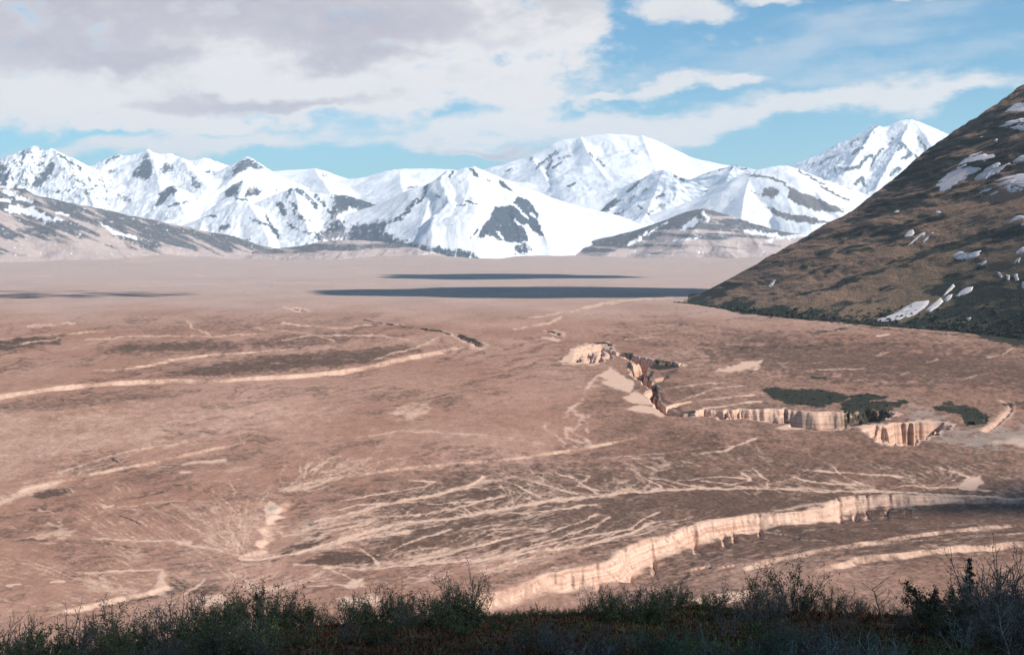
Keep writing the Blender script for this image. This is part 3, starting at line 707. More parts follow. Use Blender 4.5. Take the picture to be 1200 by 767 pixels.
def ground_mat():
    m, nt, bs = new_mat('valley_ash')
    a = nt.n('ShaderNodeAttribute', attribute_name='cover'); b = nt.n('ShaderNodeAttribute', attribute_name='cover_two')
    pale, dark, scrub_shade = nt.n('ShaderNodeSeparateColor', [a.outputs['Color']]).outputs; plain = a.outputs['Alpha']
    ash, tun, _ = nt.n('ShaderNodeSeparateColor', [b.outputs['Color']]).outputs
    pos = nt.n('ShaderNodeNewGeometry').outputs['Position']
    n1 = nt.noise(nt.scale3(pos, (1, 0.55, 1)), 0.045, 7.0, 0.65)
    n2 = nt.noise(pos, 0.35, 5.0, 0.65)
    n3 = nt.noise(nt.scale3(pos, (1, 0.4, 1)), 0.006, 4.0, 0.55)
    nn = nt.m('ADD', nt.m('MULTIPLY', nt.m('SUBTRACT', n1, 0.5), 1.1), nt.m('MULTIPLY', nt.m('SUBTRACT', n2, 0.5), 1.0))
    col = nt.mix(nt.mapr(n3, 0.35, 0.65), c4(0.328, 0.172, 0.118), c4(0.425, 0.242, 0.175))
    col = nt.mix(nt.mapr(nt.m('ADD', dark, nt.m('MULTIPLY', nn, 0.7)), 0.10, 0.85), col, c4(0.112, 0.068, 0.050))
    g1 = nt.noise(nt.scale3(pos, (0.62, 0.22, 1)), 1.0, 3.0, 0.7); g2 = nt.noise(nt.scale3(pos, (0.16, 0.055, 1)), 1.0, 4.0, 0.65)
    gv = nt.m('ADD', nt.m('MULTIPLY', nt.mapr(g1, 0.25, 0.75, 0.0, 1.0, False), 0.42), nt.m('MULTIPLY', nt.mapr(g2, 0.25, 0.75, 0.0, 1.0, False), 0.44))
    gv = nt.m('ADD', gv, 0.60)
    col = nt.vm('MULTIPLY', col, nt.n('ShaderNodeCombineXYZ', [gv, gv, gv]).outputs[0])
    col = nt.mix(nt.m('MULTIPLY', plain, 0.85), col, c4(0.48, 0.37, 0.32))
    pl = nt.mapr(nt.m('ADD', pale, nt.m('MULTIPLY', nn, 0.9)), 0.10, 0.85)
    col = nt.mix(nt.m('MULTIPLY', pl, 0.95), col, c4(0.66, 0.425, 0.308))
    col = nt.mix(nt.mapr(nt.m('ADD', ash, nt.m('MULTIPLY', nn, 0.8)), 0.2, 0.9), col, c4(0.40, 0.32, 0.27))
    nz = nt.n('ShaderNodeSeparateXYZ', [nt.n('ShaderNodeNewGeometry').outputs['Normal']]).outputs[2]
    wall = nt.mapr(nz, 0.93, 0.72)
    strata = nt.noise(nt.scale3(pos, (0.012, 0.012, 0.9)), 1.0, 5.0, 0.7); stain = nt.noise(nt.scale3(pos, (0.5, 0.5, 0.05)), 1.0, 4.0, 0.6)
    wc = nt.mix(nt.mapr(strata, 0.38, 0.62), c4(0.42, 0.225, 0.150), c4(0.70, 0.465, 0.350))
    wc = nt.mix(nt.m('MULTIPLY', nt.mapr(stain, 0.50, 0.68), 0.75), wc, c4(0.22, 0.125, 0.085))
    col = nt.mix(nt.m('MULTIPLY', wall, 0.8), col, wc)
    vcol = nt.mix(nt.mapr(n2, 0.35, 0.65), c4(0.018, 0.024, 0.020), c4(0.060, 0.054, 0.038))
    col = nt.mix(nt.mapr(nt.m('ADD', scrub_shade, nt.m('MULTIPLY', nn, 1.5)), 0.22, 0.78), col, vcol)  # scrub colour, also used for the shade painted into the ravine
    t1 = nt.noise(pos, 1.3, 6.0, 0.65); t2 = nt.noise(pos, 0.25, 4.0, 0.6)
    tcol = nt.mix(nt.mapr(t1, 0.4, 0.62), c4(0.032, 0.019, 0.012), c4(0.105, 0.052, 0.028))
    tcol = nt.mix(nt.mapr(t2, 0.48, 0.66), tcol, c4(0.032, 0.040, 0.018))
    col = nt.mix(tun, col, tcol)
    nt.t.links.new(col, bs.inputs['Base Color'])
    bmp = nt.n('ShaderNodeBump', {'Strength': 0.55, 'Distance': 0.35, 'Height': nt.m('ADD', n2, nt.m('MULTIPLY', n1, 2.5))})
    nt.t.links.new(bmp.outputs[0], bs.inputs['Normal'])
    bs.inputs['Roughness'].default_value = 1.0; bs.inputs['Specular IOR Level'].default_value = 0.05
    return m


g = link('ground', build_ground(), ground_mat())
tag(g, 'brown pink ash floor of the wide valley cut by pale gullies and rills', 'ground', kind='structure')

# ================================================================== HILL ON THE RIGHT
def build_hill():
    sky_px = [780, 805, 820, 850, 900, 950, 1000, 1018, 1040, 1080, 1130, 1165, 1182, 1200, 1260, 1340, 1450, 1600, 1800]
    sky_py = [362, 352, 345, 329, 302, 275, 245, 231, 214, 182, 146, 121, 108, 97, 62, 30, 8, 20, 60]
    bas_px = [780, 805, 850, 900, 960, 1000, 1040, 1100, 1130, 1160, 1200, 1300, 1450, 1600, 1800]
    bas_py = [352, 354, 363, 370, 377, 380, 383, 387, 390, 393, 398, 413, 440, 475, 520]
    px = np.concatenate([np.arange(790, 1240, 0.9), np.arange(1241, 1800, 6.0)])
    nt_ = 330
    t = np.concatenate([np.linspace(-0.08, 0, 12)[:-1], np.linspace(0, 1.0, nt_), np.linspace(1.0, 3.2, 50)[1:]])
    xs_ = np.arange(600, 2000, 2.0)

    def smooth(xp, yp, half):
        w = np.hanning(2 * half + 3)[1:-1]; w /= w.sum()
        return np.interp(px, xs_, np.convolve(np.pad(np.interp(xs_, xp, yp), half, mode='edge'), w, 'valid'))
    sp = smooth(sky_px, sky_py, 6); bp = smooth(bas_px, bas_py, 40)
    db = EYE * FPX / (bp - HOR)
    dr = smooth([780, 820, 900, 1000, 1200, 1800], [2870, 2790, 2680, 2620, 2620, 2700], 40)
    dr = np.maximum(dr, db + 30)
    zr = EYE + (HOR - sp) / FPX * dr
    T, P = np.meshgrid(t, px, indexing='ij')
    d = db[None, :] + T * (dr - db)[None, :]
    x = (P - 600) / FPX * d; y = d
    prof = np.where(T < 0, T * 0.6, np.where(T <= 1, 0.86 * np.clip(T, 0, 1) ** 1.08 + 0.14 * np.sin(np.clip(T, 0, 1) * np.pi / 2) ** 2, 1 - 0.35 * np.clip(T - 1, 0, 9) ** 1.3))
    z = zr[None, :] * prof
    env = np.clip(T, 0, 1) * np.clip(1.25 - T, 0, 1) * 2.2
    env = np.where((T > 0) & (T <= 1), env, 0) * sstep(800, 900, P)
    # ribs running down the fall line to the left
    a = R(22)
    u = (x * math.cos(a) + z * math.sin(a)); v = (-x * math.sin(a) + z * math.cos(a))
    z = z + env * (16 * fbm(u / 230.0, v / 60.0, 4) + 9.0 * fbm(u / 70.0 + 4, v / 16.0, 4) + 3.0 * fbm(u / 18.0, v / 5.0, 3))
    z = z + sstep(0.80, 1.0, T) * sstep(1.3, 1.0, T) * (3.5 * fbm(P / 20.0, T * 2, 4)) * sstep(800, 900, P)
    PY = HOR - (z - EYE) * FPX / y
    wob = 16 * fbm(u / 120.0, v / 30.0 + 5, 4)
    scrub = np.zeros_like(z)

    def area(pts, s, soft):
        nonlocal scrub
        sd = poly_sd(P + wob * 0.8, PY + wob * 0.5, pts)
        scrub = np.maximum(scrub, s * sstep(soft, -soft, sd))
    area([(1010, 240), (1040, 214), (1090, 175), (1165, 118), (1260, 60), (1260, 205), (1180, 205), (1150, 230), (1130, 236), (1090, 222), (1060, 232), (1030, 246)], 0.85, 8)
    area([(985, 275), (1010, 242), (1050, 232), (1095, 238), (1060, 252), (1030, 262), (1000, 285), (960, 300)], 0.75, 7)
    area([(1015, 275), (1060, 258), (1105, 252), (1085, 268), (1060, 290), (1030, 288)], 0.9, 7)
    area([(1080, 300), (1110, 286), (1150, 268), (1200, 266), (1260, 270), (1260, 285), (1190, 282), (1150, 292), (1110, 300)], 0.85, 7)
    area([(1080, 340), (1110, 318), (1140, 320), (1160, 330), (1130, 335), (1100, 350)], 0.6, 8)
    area([(1090, 372), (1130, 345), (1165, 335), (1260, 335), (1260, 440), (1160, 408), (1130, 396), (1100, 388), (1060, 384)], 0.8, 9)
    area([(800, 352), (850, 328), (862, 332), (850, 350), (900, 358), (1000, 371), (1060, 376), (1100, 380), (1100, 396), (960, 388), (860, 372)], 0.85, 5)
    area([(1150, 330), (1200, 310), (1260, 308), (1260, 335), (1190, 335)], 0.45, 10)
    gn = fbm(u / 75.0 + 2, v / 11.0, 5); gn2 = fbm(u / 24.0, v / 3.6 + 9, 3)
    scrub = np.clip(scrub * 0.85 + 1.3 * gn + 0.75 * gn2 + 0.03, 0, 1)
    scrub = np.maximum(scrub, sstep(0.10, 0.0, T) * 0.8)
    grn = np.clip(sstep(0.55, 0.1, T) * sstep(1000, 1120, P) * 0.8 + sstep(0.3, 0.0, T) * 0.35, 0, 1)
    C = np.stack([scrub, grn, np.zeros_like(z), np.ones_like(z)], -1)
    me = mesh_np('hill', np.stack([x, y, z], -1).reshape(-1, 3), grid_faces(len(t), len(px)))
    color_attr(me, 'cover', C.reshape(-1, 4))
    sel = (t >= 0) & (t <= 1.0)
    return me, px, t[sel], x[sel], y[sel], z[sel], PY[sel]


def hill_mat():
    m, nt, bs = new_mat('tundra_hillside')
    a = nt.n('ShaderNodeAttribute', attribute_name='cover')
    scrub, grn, _ = nt.n('ShaderNodeSeparateColor', [a.outputs['Color']]).outputs
    pos = nt.n('ShaderNodeNewGeometry').outputs['Position']
    st = nt.scale3(pos, (0.22, 0.10, 1.0), (0, R(22), 0))
    n1 = nt.noise(st, 0.10, 7.0, 0.68); n2 = nt.noise(pos, 0.35, 4.0, 0.6)
    nn = nt.m('SUBTRACT', n1, 0.5)
    col = nt.mix(nt.mapr(n2, 0.35, 0.65), c4(0.190, 0.114, 0.070), c4(0.350, 0.215, 0.142))
    col = nt.mix(nt.m('MULTIPLY', grn, 0.7), col, c4(0.082, 0.085, 0.046))
    s = nt.mapr(nt.m('ADD', scrub, nt.m('MULTIPLY', nn, 2.6)), 0.20, 0.70)
    col = nt.mix(s, col, nt.mix(nt.mapr(n2, 0.4, 0.6), c4(0.020, 0.026, 0.024), c4(0.044, 0.048, 0.034)))
    nt.t.links.new(col, bs.inputs['Base Color'])
    bmp = nt.n('ShaderNodeBump', {'Strength': 0.9, 'Distance': 3.0, 'Height': nt.m('ADD', nt.m('MULTIPLY', n1, 2.0), n2)})
    nt.t.links.new(bmp.outputs[0], bs.inputs['Normal'])
    return m


hill_me, H_px, H_t, H_x, H_y, H_z, H_py = build_hill()
hill = link('hill', hill_me, hill_mat())
tag(hill, 'dark brown tundra hillside with grey snow patches rising at the right', 'hill', kind='structure')


def _box(a, k):
    for ax, kk in ((0, k), (1, k)):
        w = np.hanning(2 * kk + 3)[1:-1]; w /= w.sum()
        a = np.apply_along_axis(lambda v: np.convolve(np.pad(v, kk, mode='edge'), w, 'valid'), ax, a)
    return a


H_zs = _box(H_z, 15)
H_pys = HOR - (H_zs - EYE) * FPX / H_y


def hill_point(px, py):
    c = (px - H_px[0]) / 0.9
    i = int(np.clip(c, 0, len(H_px) - 2))
    while i + 1 < len(H_px) - 1 and H_px[i + 1] < px:
        i += 1
    col = np.minimum.accumulate(H_pys[:, i])         # apparent row falls as we climb
    k = int(np.searchsorted(-col, -py)); k = min(max(k, 1), len(col) - 1)
    a, b = col[k - 1], col[k]; f = 0 if a == b else (a - py) / (a - b)
    f = min(max(f, 0), 1)
    y = H_y[k - 1, i] + f * (H_y[k, i] - H_y[k - 1, i]); z = H_zs[k - 1, i] + f * (H_zs[k, i] - H_zs[k - 1, i])
    return (px - 600) / FPX * y, y, z


PATCHES = [
    ([(1091, 221), (1106, 208), (1122, 194), (1139, 180), (1152, 178), (1155, 184), (1163, 180), (1165, 185), (1150, 197), (1135, 207), (1120, 216), (1108, 222)], 'big slanting grey snow patch high on the dark hillside'),
    ([(1144, 208), (1156, 197), (1167, 190), (1173, 191), (1166, 199), (1183, 191), (1170, 201), (1154, 211)], None),
    ([(1146, 229), (1152, 222), (1160, 217), (1170, 211), (1181, 207), (1200, 203), (1226, 203), (1226, 221), (1200, 223), (1181, 226)], None),
    ([(1177, 132), (1187, 124), (1200, 119), (1226, 114), (1226, 131), (1200, 132)], None),
    ([(1168, 151), (1176, 145), (1183, 142), (1200, 139), (1226, 139), (1226, 151), (1200, 151)], None),
    ([(1144, 164), (1148, 161), (1153, 160), (1151, 163)], None), ([(1163, 166), (1166, 164), (1169, 163), (1168, 166)], None),
    ([(1188, 189), (1194, 184), (1200, 182), (1226, 180), (1226, 189), (1200, 189)], None),
    ([(1182, 262), (1187, 256), (1193, 253), (1226, 253), (1226, 263), (1200, 264)], None),
    ([(1187, 301), (1191, 295), (1196, 291), (1205, 288), (1216, 288), (1216, 298), (1200, 299), (1194, 308), (1189, 309)], None),
    ([(1059, 277), (1064, 271), (1069, 268), (1071, 273), (1066, 278), (1060, 280)], None),
    ([(1064, 288), (1070, 281), (1077, 275), (1089, 269), (1087, 272), (1075, 281)], None),
    ([(1080, 283), (1088, 276), (1093, 272), (1095, 275), (1088, 279), (1083, 284)], None),
    ([(1115, 300), (1122, 296), (1128, 295), (1133, 299), (1141, 296), (1149, 294), (1146, 300), (1135, 303), (1124, 304)], None),
    ([(1144, 310), (1151, 308), (1157, 304), (1156, 309), (1151, 312)], None),
    ([(1028, 374), (1040, 371), (1050, 367), (1060, 360), (1073, 354), (1089, 352), (1084, 360), (1075, 367), (1062, 372), (1050, 375), (1035, 376)], 'long white snow patch just above the foot of the hill'),
    ([(1084, 364), (1092, 357), (1102, 349), (1105, 353), (1098, 360), (1091, 365)], None), ([(1106, 351), (1111, 346), (1116, 345), (1114, 350), (1109, 353)], None),
    ([(1120, 347), (1126, 341), (1133, 337), (1140, 336), (1138, 341), (1131, 345)], None), ([(1105, 346), (1111, 339), (1117, 333), (1119, 336), (1112, 342), (1107, 346)], None),
    ([(1169, 319), (1172, 320), (1175, 325), (1172, 326)], None), ([(1179, 322), (1183, 323), (1183, 328), (1180, 328)], None), ([(1188, 322), (1192, 321), (1194, 329), (1190, 330)], None), ([(1197, 331), (1206, 330), (1206, 338), (1198, 337)], None),
    ([(1095, 249), (1099, 247), (1103, 249), (1099, 251)], None), ([(1046, 250), (1052, 246), (1055, 247), (1050, 250)], None), ([(900, 335), (907, 328), (910, 329), (903, 336)], None),
    ([(1132, 373), (1136, 371), (1139, 374), (1135, 376)], None),
]


def snow_mat(name, grit=0.35):
    m, nt, bs = new_mat(name)
    pos = nt.n('ShaderNodeNewGeometry').outputs['Position']
    n = nt.noise(pos, 0.12, 6.0, 0.65)
    col = nt.mix(nt.m('MULTIPLY', nt.mapr(n, 0.42, 0.72), grit), c4(0.66, 0.58, 0.555), c4(0.42, 0.35, 0.32))
    nt.t.links.new(col, bs.inputs['Base Color'])
    bmp = nt.n('ShaderNodeBump', {'Strength': 0.4, 'Distance': 0.6, 'Height': n}); nt.t.links.new(bmp.outputs[0], bs.inputs['Normal'])
    return m


snow_m = snow_mat('old_snow')
for pts, lab in PATCHES:
    # a thin drift: torn outline, domed centre, edges sunk into the turf
    cx = sum(p[0] for p in pts) / len(pts); cy = sum(p[1] for p in pts) / len(pts)
    pts = [(cx + (p[0] - cx) * 1.14, cy + (p[1] - cy) * 1.14) for p in pts]
    edge = []
    n = len(pts)
    for i in range(n):
        a, b = pts[i], pts[(i + 1) % n]
        L = math.hypot(b[0] - a[0], b[1] - a[1]); k = max(1, int(L / 2.2))
        for j in range(k):
            f = j / k
            amp = 0.0 if j == 0 else min(0.9, L * 0.06)
            edge.append((a[0] + f * (b[0] - a[0]) + random.uniform(-amp, amp), a[1] + f * (b[1] - a[1]) + random.uniform(-amp, amp)))
    V = []; rings = [1.0, 0.9, 0.72, 0.45, 0.2]; lift = [-1.5, 0.6, 1.3, 1.6, 1.7]
    ea = np.array(edge)
    for q, lz in zip(rings, lift):
        k_ = int(len(ea) * 0.5 * (1 - q) * 0.5); sm = np.mean([np.roll(ea, j_, 0) for j_ in range(-k_, k_ + 1)], axis=0)
        for (ex, ey) in sm:
            X, Y, Z = hill_point(cx + (ex - cx) * q, cy + (ey - cy) * q)
            V.append((X, Y - lz * 0.4, Z + lz))
    X, Y, Z = hill_point(cx, cy); V.append((X, Y - 0.7, Z + 1.7))
    ne = len(edge); F = []
    for r in range(len(rings) - 1):
        for i in range(ne):
            j = (i + 1) % ne
            F.append((r * ne + i, r * ne + j, (r + 1) * ne + j, (r + 1) * ne + i))
    for i in range(ne):
        F.append(((len(rings) - 1) * ne + i, (len(rings) - 1) * ne + (i + 1) % ne, len(V) - 1))
    me = bpy.data.meshes.new('snow_patch'); me.from_pydata(V, [], F); me.polygons.foreach_set('use_smooth', [True] * len(F)); me.update()
    o = link('snow_patch', me, snow_m, hill)
    if lab: o['label'] = lab

# ================================================================== MOUNTAINS
def mountain_mat(name, rock_a, rock_b, scale=1.0):
    m, nt, bs = new_mat(name)
    a = nt.n('ShaderNodeAttribute', attribute_name='cover')
    rock, tone, _ = nt.n('ShaderNodeSeparateColor', [a.outputs['Color']]).outputs
    pos = nt.n('ShaderNodeNewGeometry').outputs['Position']
    n1 = nt.noise(nt.scale3(pos, (1, 0.6, 0.40)), 0.018 * scale, 8.0, 0.74); n2 = nt.noise(pos, 0.03 * scale, 5.0, 0.6)
    f = nt.mapr(nt.m('ADD', rock, nt.m('MULTIPLY', nt.m('SUBTRACT', n1, 0.5), 2.6)), 0.34, 0.72)
    rc = nt.mix(nt.mapr(n2, 0.35, 0.65), c4(*rock_a), c4(*rock_b))
    rc = nt.mix(nt.mapr(nt.m('ADD', tone, nt.m('MULTIPLY', nt.m('SUBTRACT', n2, 0.5), 0.9)), 0.15, 0.85), rc, c4(0.47, 0.365, 0.325))
    col = nt.mix(f, c4(0.80, 0.80, 0.81), rc)
    nt.t.links.new(col, bs.inputs['Base Color'])
    bmp = nt.n('ShaderNodeBump', {'Strength': 0.5, 'Distance': 22.0, 'Height': n1}); nt.t.links.new(bmp.outputs[0], bs.inputs['Normal'])
    bs.inputs['Roughness'].default_value = 0.85
    return m


GREY = mountain_mat('snow_and_grey_rock', (0.034, 0.058, 0.082), (0.085, 0.105, 0.125))
FOOT = mountain_mat('bare_foothill', (0.062, 0.078, 0.090), (0.135, 0.132, 0.132))
BROWN = mountain_mat('snow_and_brown_rock', (0.085, 0.085, 0.090), (0.170, 0.150, 0.142))


def mountain(label, mat, ridges, slope, d0, d1, rock=0.0, paint=(), amp=60.0, lam=700.0, rib=40.0, riblam=260.0, steep=0.0, jag=12.0, conc=2600.0, tone=0.0, seed=0, foot=-25.0, streak=0, low0=20.0, crag=0.30):
    allp = [p for r in ridges for p in r]
    p0 = min(p[0] for p in allp) - 120; p1 = max(p[0] for p in allp) + 120
    p0, p1 = max(p0, -260), min(p1, 1330)
    px = np.arange(p0, p1, 0.95); nrow = 150
    d = np.linspace(d0 * 1000, d1 * 1000, nrow)
    Dg, P = np.meshgrid(d, px, indexing='ij')
    x = (P - 600) / FPX * Dg; y = Dg
    qx = x + 0.22 * lam * fbm(x / lam + seed, y / lam, 4); qy = y + 0.22 * lam * fbm(x / lam - seed, y / lam + 9, 4)
    z = None
    for k, rg in enumerate(ridges):
        w = [at(*((p[0], p[1], p[2] * 1000))) for p in rg]
        far = sstep(0, 250, np.abs(0) + seg_dist(x, y, w)[0])
        dist, run, _, zz = seg_dist(x + (qx - x) * far, y + (qy - y) * far, w)
        zz = zz + jag * fbm(run * 40 + seed + k, run * 0 + k, 3)
        tot = sum(math.hypot(w[i + 1][0] - w[i][0], w[i + 1][1] - w[i][1]) for i in range(len(w) - 1))
        drop = slope * conc * np.log1p(dist / conc)
        rb = rib * ridged(run * tot / riblam + seed + 3 * k, dist / 1500.0 + k, 3) * sstep(20, 420, dist)
        h = zz - drop + rb
        if z is None:
            z = h
        else:
            kk = 35.0
            t = np.clip(0.5 + 0.5 * (h - z) / kk, 0, 1); z = z + (h - z) * t + kk * t * (1 - t) * 0.6
    main = [at(p[0], p[1], p[2] * 1000) for p in ridges[0]]
    dm, _, _, _ = seg_dist(x, y, main)
    z = z + amp * fbm(x / lam * 1.7 + seed, y / lam * 1.7, 5) * sstep(30, 500, dm) + 0.18 * amp * ridged(x / 170 + seed, y / 170, 3) * sstep(20, 200, dm)
    z = z + crag * amp * ridged(x / 95 + seed, y / 95, 4) * sstep(0, 120, dm)
    Tn = (Dg - d0 * 1000) / ((d1 - d0) * 1000)
    z = foot - 6 + (z - foot + 6) * sstep(0.0, 0.12, Tn) * sstep(1.0, 0.93, Tn)
    z = np.maximum(z, foot)
    PY = HOR - (z - EYE) * FPX / y
    rk = np.full_like(z, rock)
    gy = np.gradient(z, d, axis=0); gxx = np.gradient(z, axis=1) / np.gradient(x, axis=1)
    st = np.hypot(gxx, gy)
    if steep:
        rk = rk + steep * sstep(0.55, 1.05, st)
    wob = 4.2 * fbm(P / 9.0 + seed, PY / 6.0, 5, gain=0.62); wob2 = 3.2 * fbm(P / 8.0 + 30, PY / 5.0 + seed, 5, gain=0.62)
    tn = np.full_like(z, tone)
    for kind, pts, rad, s in paint:
        s = s * (0.92 if kind in 'Rr' else 1.0)
        if kind in 'RS':
            sd = poly_sd(P + wob, PY + wob2, pts); g_ = sstep(rad * 1.5, -rad * 1.9, sd)
        else:
            dd, _, _, _ = seg_dist(P + wob, PY + wob2, pts); g_ = np.clip(1.3 - dd / rad, 0, 1)
        if kind in 'Rr':
            rk = np.maximum(rk, s * g_)
        elif kind in 'Ss':
            rk = rk * (1 - s * g_)
        else:
            tn = np.maximum(tn, s * g_)
    if streak:
        a = R(streak); u = P * math.cos(a) + PY * math.sin(a); v = -P * math.sin(a) + PY * math.cos(a)
        q = fbm(u / 60.0 + seed, v / 7.0, 4)
        tn = np.clip(tn + 2.4 * q + 0.12, 0, 1); rk = np.clip(rk, 0, 1)
    rk = rk + (0.30 * ridged(P / 5.0 + 0.4 * PY / 5.0, PY / 14.0 + seed, 3) - 0.10) * np.clip(rk * 3, 0.12, 1)
    low = sstep(low0 + 60, low0, z + 45 * fbm(x / 420.0, y / 420.0, 4))
    rk = np.maximum(rk, low); tn = np.maximum(tn, low)
    V = np.stack([x, y, z], -1).reshape(-1, 3); F = grid_faces(nrow, len(px))
    keep = (z.reshape(-1)[F] > foot + 0.5).any(axis=1)
    F = F[keep]
    used = np.unique(F); rm = np.full(len(V), -1); rm[used] = np.arange(len(used))
    me = mesh_np('mountain', V[used], rm[F])
    C = np.stack([np.clip(rk, 0, 1), np.clip(tn, 0, 1), rk * 0, rk * 0 + 1], -1).reshape(-1, 4)[used]
    color_attr(me, 'cover', C)
    return tag(link('mountain', me, mat), label, 'mountain', kind='structure')


def at_d(pts, d):
    return [(p[0], p[1], d if len(p) < 3 else p[2]) for p in pts]


# far jagged range, left
mountain('jagged snow peak with dark rock bands at the far left of the range', GREY, [
    at_d([(-240, 205), (-120, 190), (-60, 196), (-20, 184), (0, 187), (10, 181), (20, 178), (28, 175), (33, 176), (38, 171), (44, 170), (49, 175), (56, 177), (60, 173), (68, 180), (80, 188), (92, 194), (104, 199)], 17.0),
    [(40, 171, 17.0), (34, 198, 16.4), (24, 226, 15.7)], [(60, 173, 17.0), (52, 198, 16.5), (38, 222, 15.9)], [(62, 174, 17.0), (80, 204, 16.2), (104, 232, 15.4), (118, 250, 14.9)], [(0, 187, 17.0), (2, 208, 16.2), (-6, 235, 15.4)]],
    0.62, 13.5, 18.6, 0.16, [('R', [(0, 190), (10, 195), (12, 215), (4, 220), (-20, 215), (-20, 190)], 3, 0.9), ('R', [(64, 184), (66, 194), (60, 210), (45, 222), (34, 218), (45, 204), (55, 192)], 3, 0.85),
     ('r', [(25, 180), (32, 177)], 4, 0.8), ('r', [(65, 178), (82, 190), (95, 197)], 1.6, 0.9), ('r', [(85, 206), (98, 216), (105, 232)], 4, 0.5), ('r', [(14, 188), (24, 196)], 4, 0.6), ('r', [(14, 206), (22, 212)], 4, 0.55), ('r', [(78, 222), (79, 224)], 3, 0.6)],
    amp=90, rib=70, riblam=330, steep=0.22, jag=26, seed=1, crag=0.26)
mountain('pointed snow peak with a dark triangular rock face left of centre', GREY, [
    at_d([(96, 199), (104, 196), (116, 190), (128, 184), (138, 181), (150, 182), (160, 180), (168, 177), (173, 174), (178, 178), (188, 180), (200, 179), (210, 184), (216, 186), (226, 188), (240, 184), (252, 188), (268, 194), (300, 199)], 18.0),
    [(173, 175, 18.0), (181, 192, 17.2), (186, 212, 16.4), (190, 232, 15.7)], [(212, 185, 17.9), (220, 196, 17.2), (232, 208, 16.6), (243, 220, 16.0)], [(116, 190, 18.0), (120, 215, 16.9), (124, 240, 15.9)]],
    0.52, 13.6, 19.5, 0.03, [('R', [(172, 178), (178, 192), (180, 204), (174, 212), (164, 210), (152, 206), (160, 196), (166, 186)], 2.5, 0.95), ('R', [(190, 188), (206, 192), (200, 204), (186, 208), (186, 198)], 3, 0.7),
     ('R', [(216, 196), (226, 204), (238, 216), (236, 222), (226, 222), (222, 210)], 3, 0.7), ('r', [(124, 190), (140, 182)], 2.2, 0.7), ('r', [(126, 200), (140, 201)], 3, 0.6), ('r', [(240, 201), (252, 201)], 2.4, 0.8), ('r', [(140, 231), (150, 234)], 5, 0.55)],
    amp=70, rib=50, riblam=360, steep=0.12, jag=18, seed=2, crag=0.22)
mountain('dark rocky knob standing out of the snowfield below the pointed peak', GREY, [
    at_d([(172, 246), (180, 238), (188, 226), (196, 219), (203, 217), (210, 221), (220, 232), (236, 244)], 15.6), [(203, 217, 15.6), (206, 236, 15.1), (216, 250, 14.6)]],
    0.6, 13.8, 16.2, 0.05, [('R', [(182, 240), (186, 228), (196, 219), (204, 217), (209, 224), (200, 230), (192, 240), (184, 242)], 2, 1.0), ('r', [(196, 242), (220, 236)], 2, 0.7)], amp=50, rib=30, jag=12, steep=0.1, seed=3)
mountain('small dark rock peak poking above the long snow ridge', GREY, [
    at_d([(262, 206), (270, 198), (276, 191), (283, 188), (290, 183), (297, 186), (304, 192), (312, 200), (326, 206)], 17.4), [(288, 184, 17.4), (282, 198, 16.9), (272, 212, 16.4)]],
    0.6, 15.5, 18.2, 0.05, [('R', [(273, 197), (280, 190), (291, 184), (300, 189), (311, 200), (300, 199), (292, 196), (284, 203), (272, 206)], 2.5, 0.95)], amp=50, rib=30, jag=10, steep=0.15, seed=4)
mountain('rounded two toned rock dome in the snowfield under the small dark peak', GREY, [
    at_d([(255, 232), (263, 224), (272, 216), (284, 211), (294, 213), (302, 219), (310, 227), (322, 238)], 15.9), [(286, 211, 15.9), (282, 226, 15.4), (276, 240, 14.9)]],
    0.6, 14.2, 16.6, 0.05, [('R', [(263, 224), (273, 215), (284, 212), (280, 222), (276, 232), (264, 231)], 2, 1.0), ('R', [(288, 222), (300, 218), (307, 224), (298, 230), (286, 231)], 2, 0.9), ('r', [(276, 233), (290, 234)], 2, 0.8), ('T', [(280, 218), (292, 216), (296, 224)], 4, 0.6)],
    amp=40, rib=25, jag=8, steep=0.1, seed=5)
mountain('long smooth white snow ridge along the skyline left of the centre cone', GREY, [
    at_d([(230, 208), (280, 203), (313, 201), (330, 199), (350, 198), (368, 197), (380, 199), (390, 203), (398, 206), (408, 209), (425, 208), (440, 206), (455, 202), (468, 198), (485, 197), (505, 197), (530, 198), (560, 203), (600, 212)], 19.0),
    [(368, 197, 19.0), (380, 215, 17.5), (395, 238, 16)], [(468, 198, 19.0), (470, 215, 17.5), (474, 235, 16.0)]],
    0.40, 13.8, 20.5, 0.0, [('r', [(376, 204), (384, 208)], 3, 0.5), ('r', [(472, 222), (490, 218)], 2, 0.45)], amp=45, lam=1300, rib=15, jag=6, seed=6, crag=0.08)
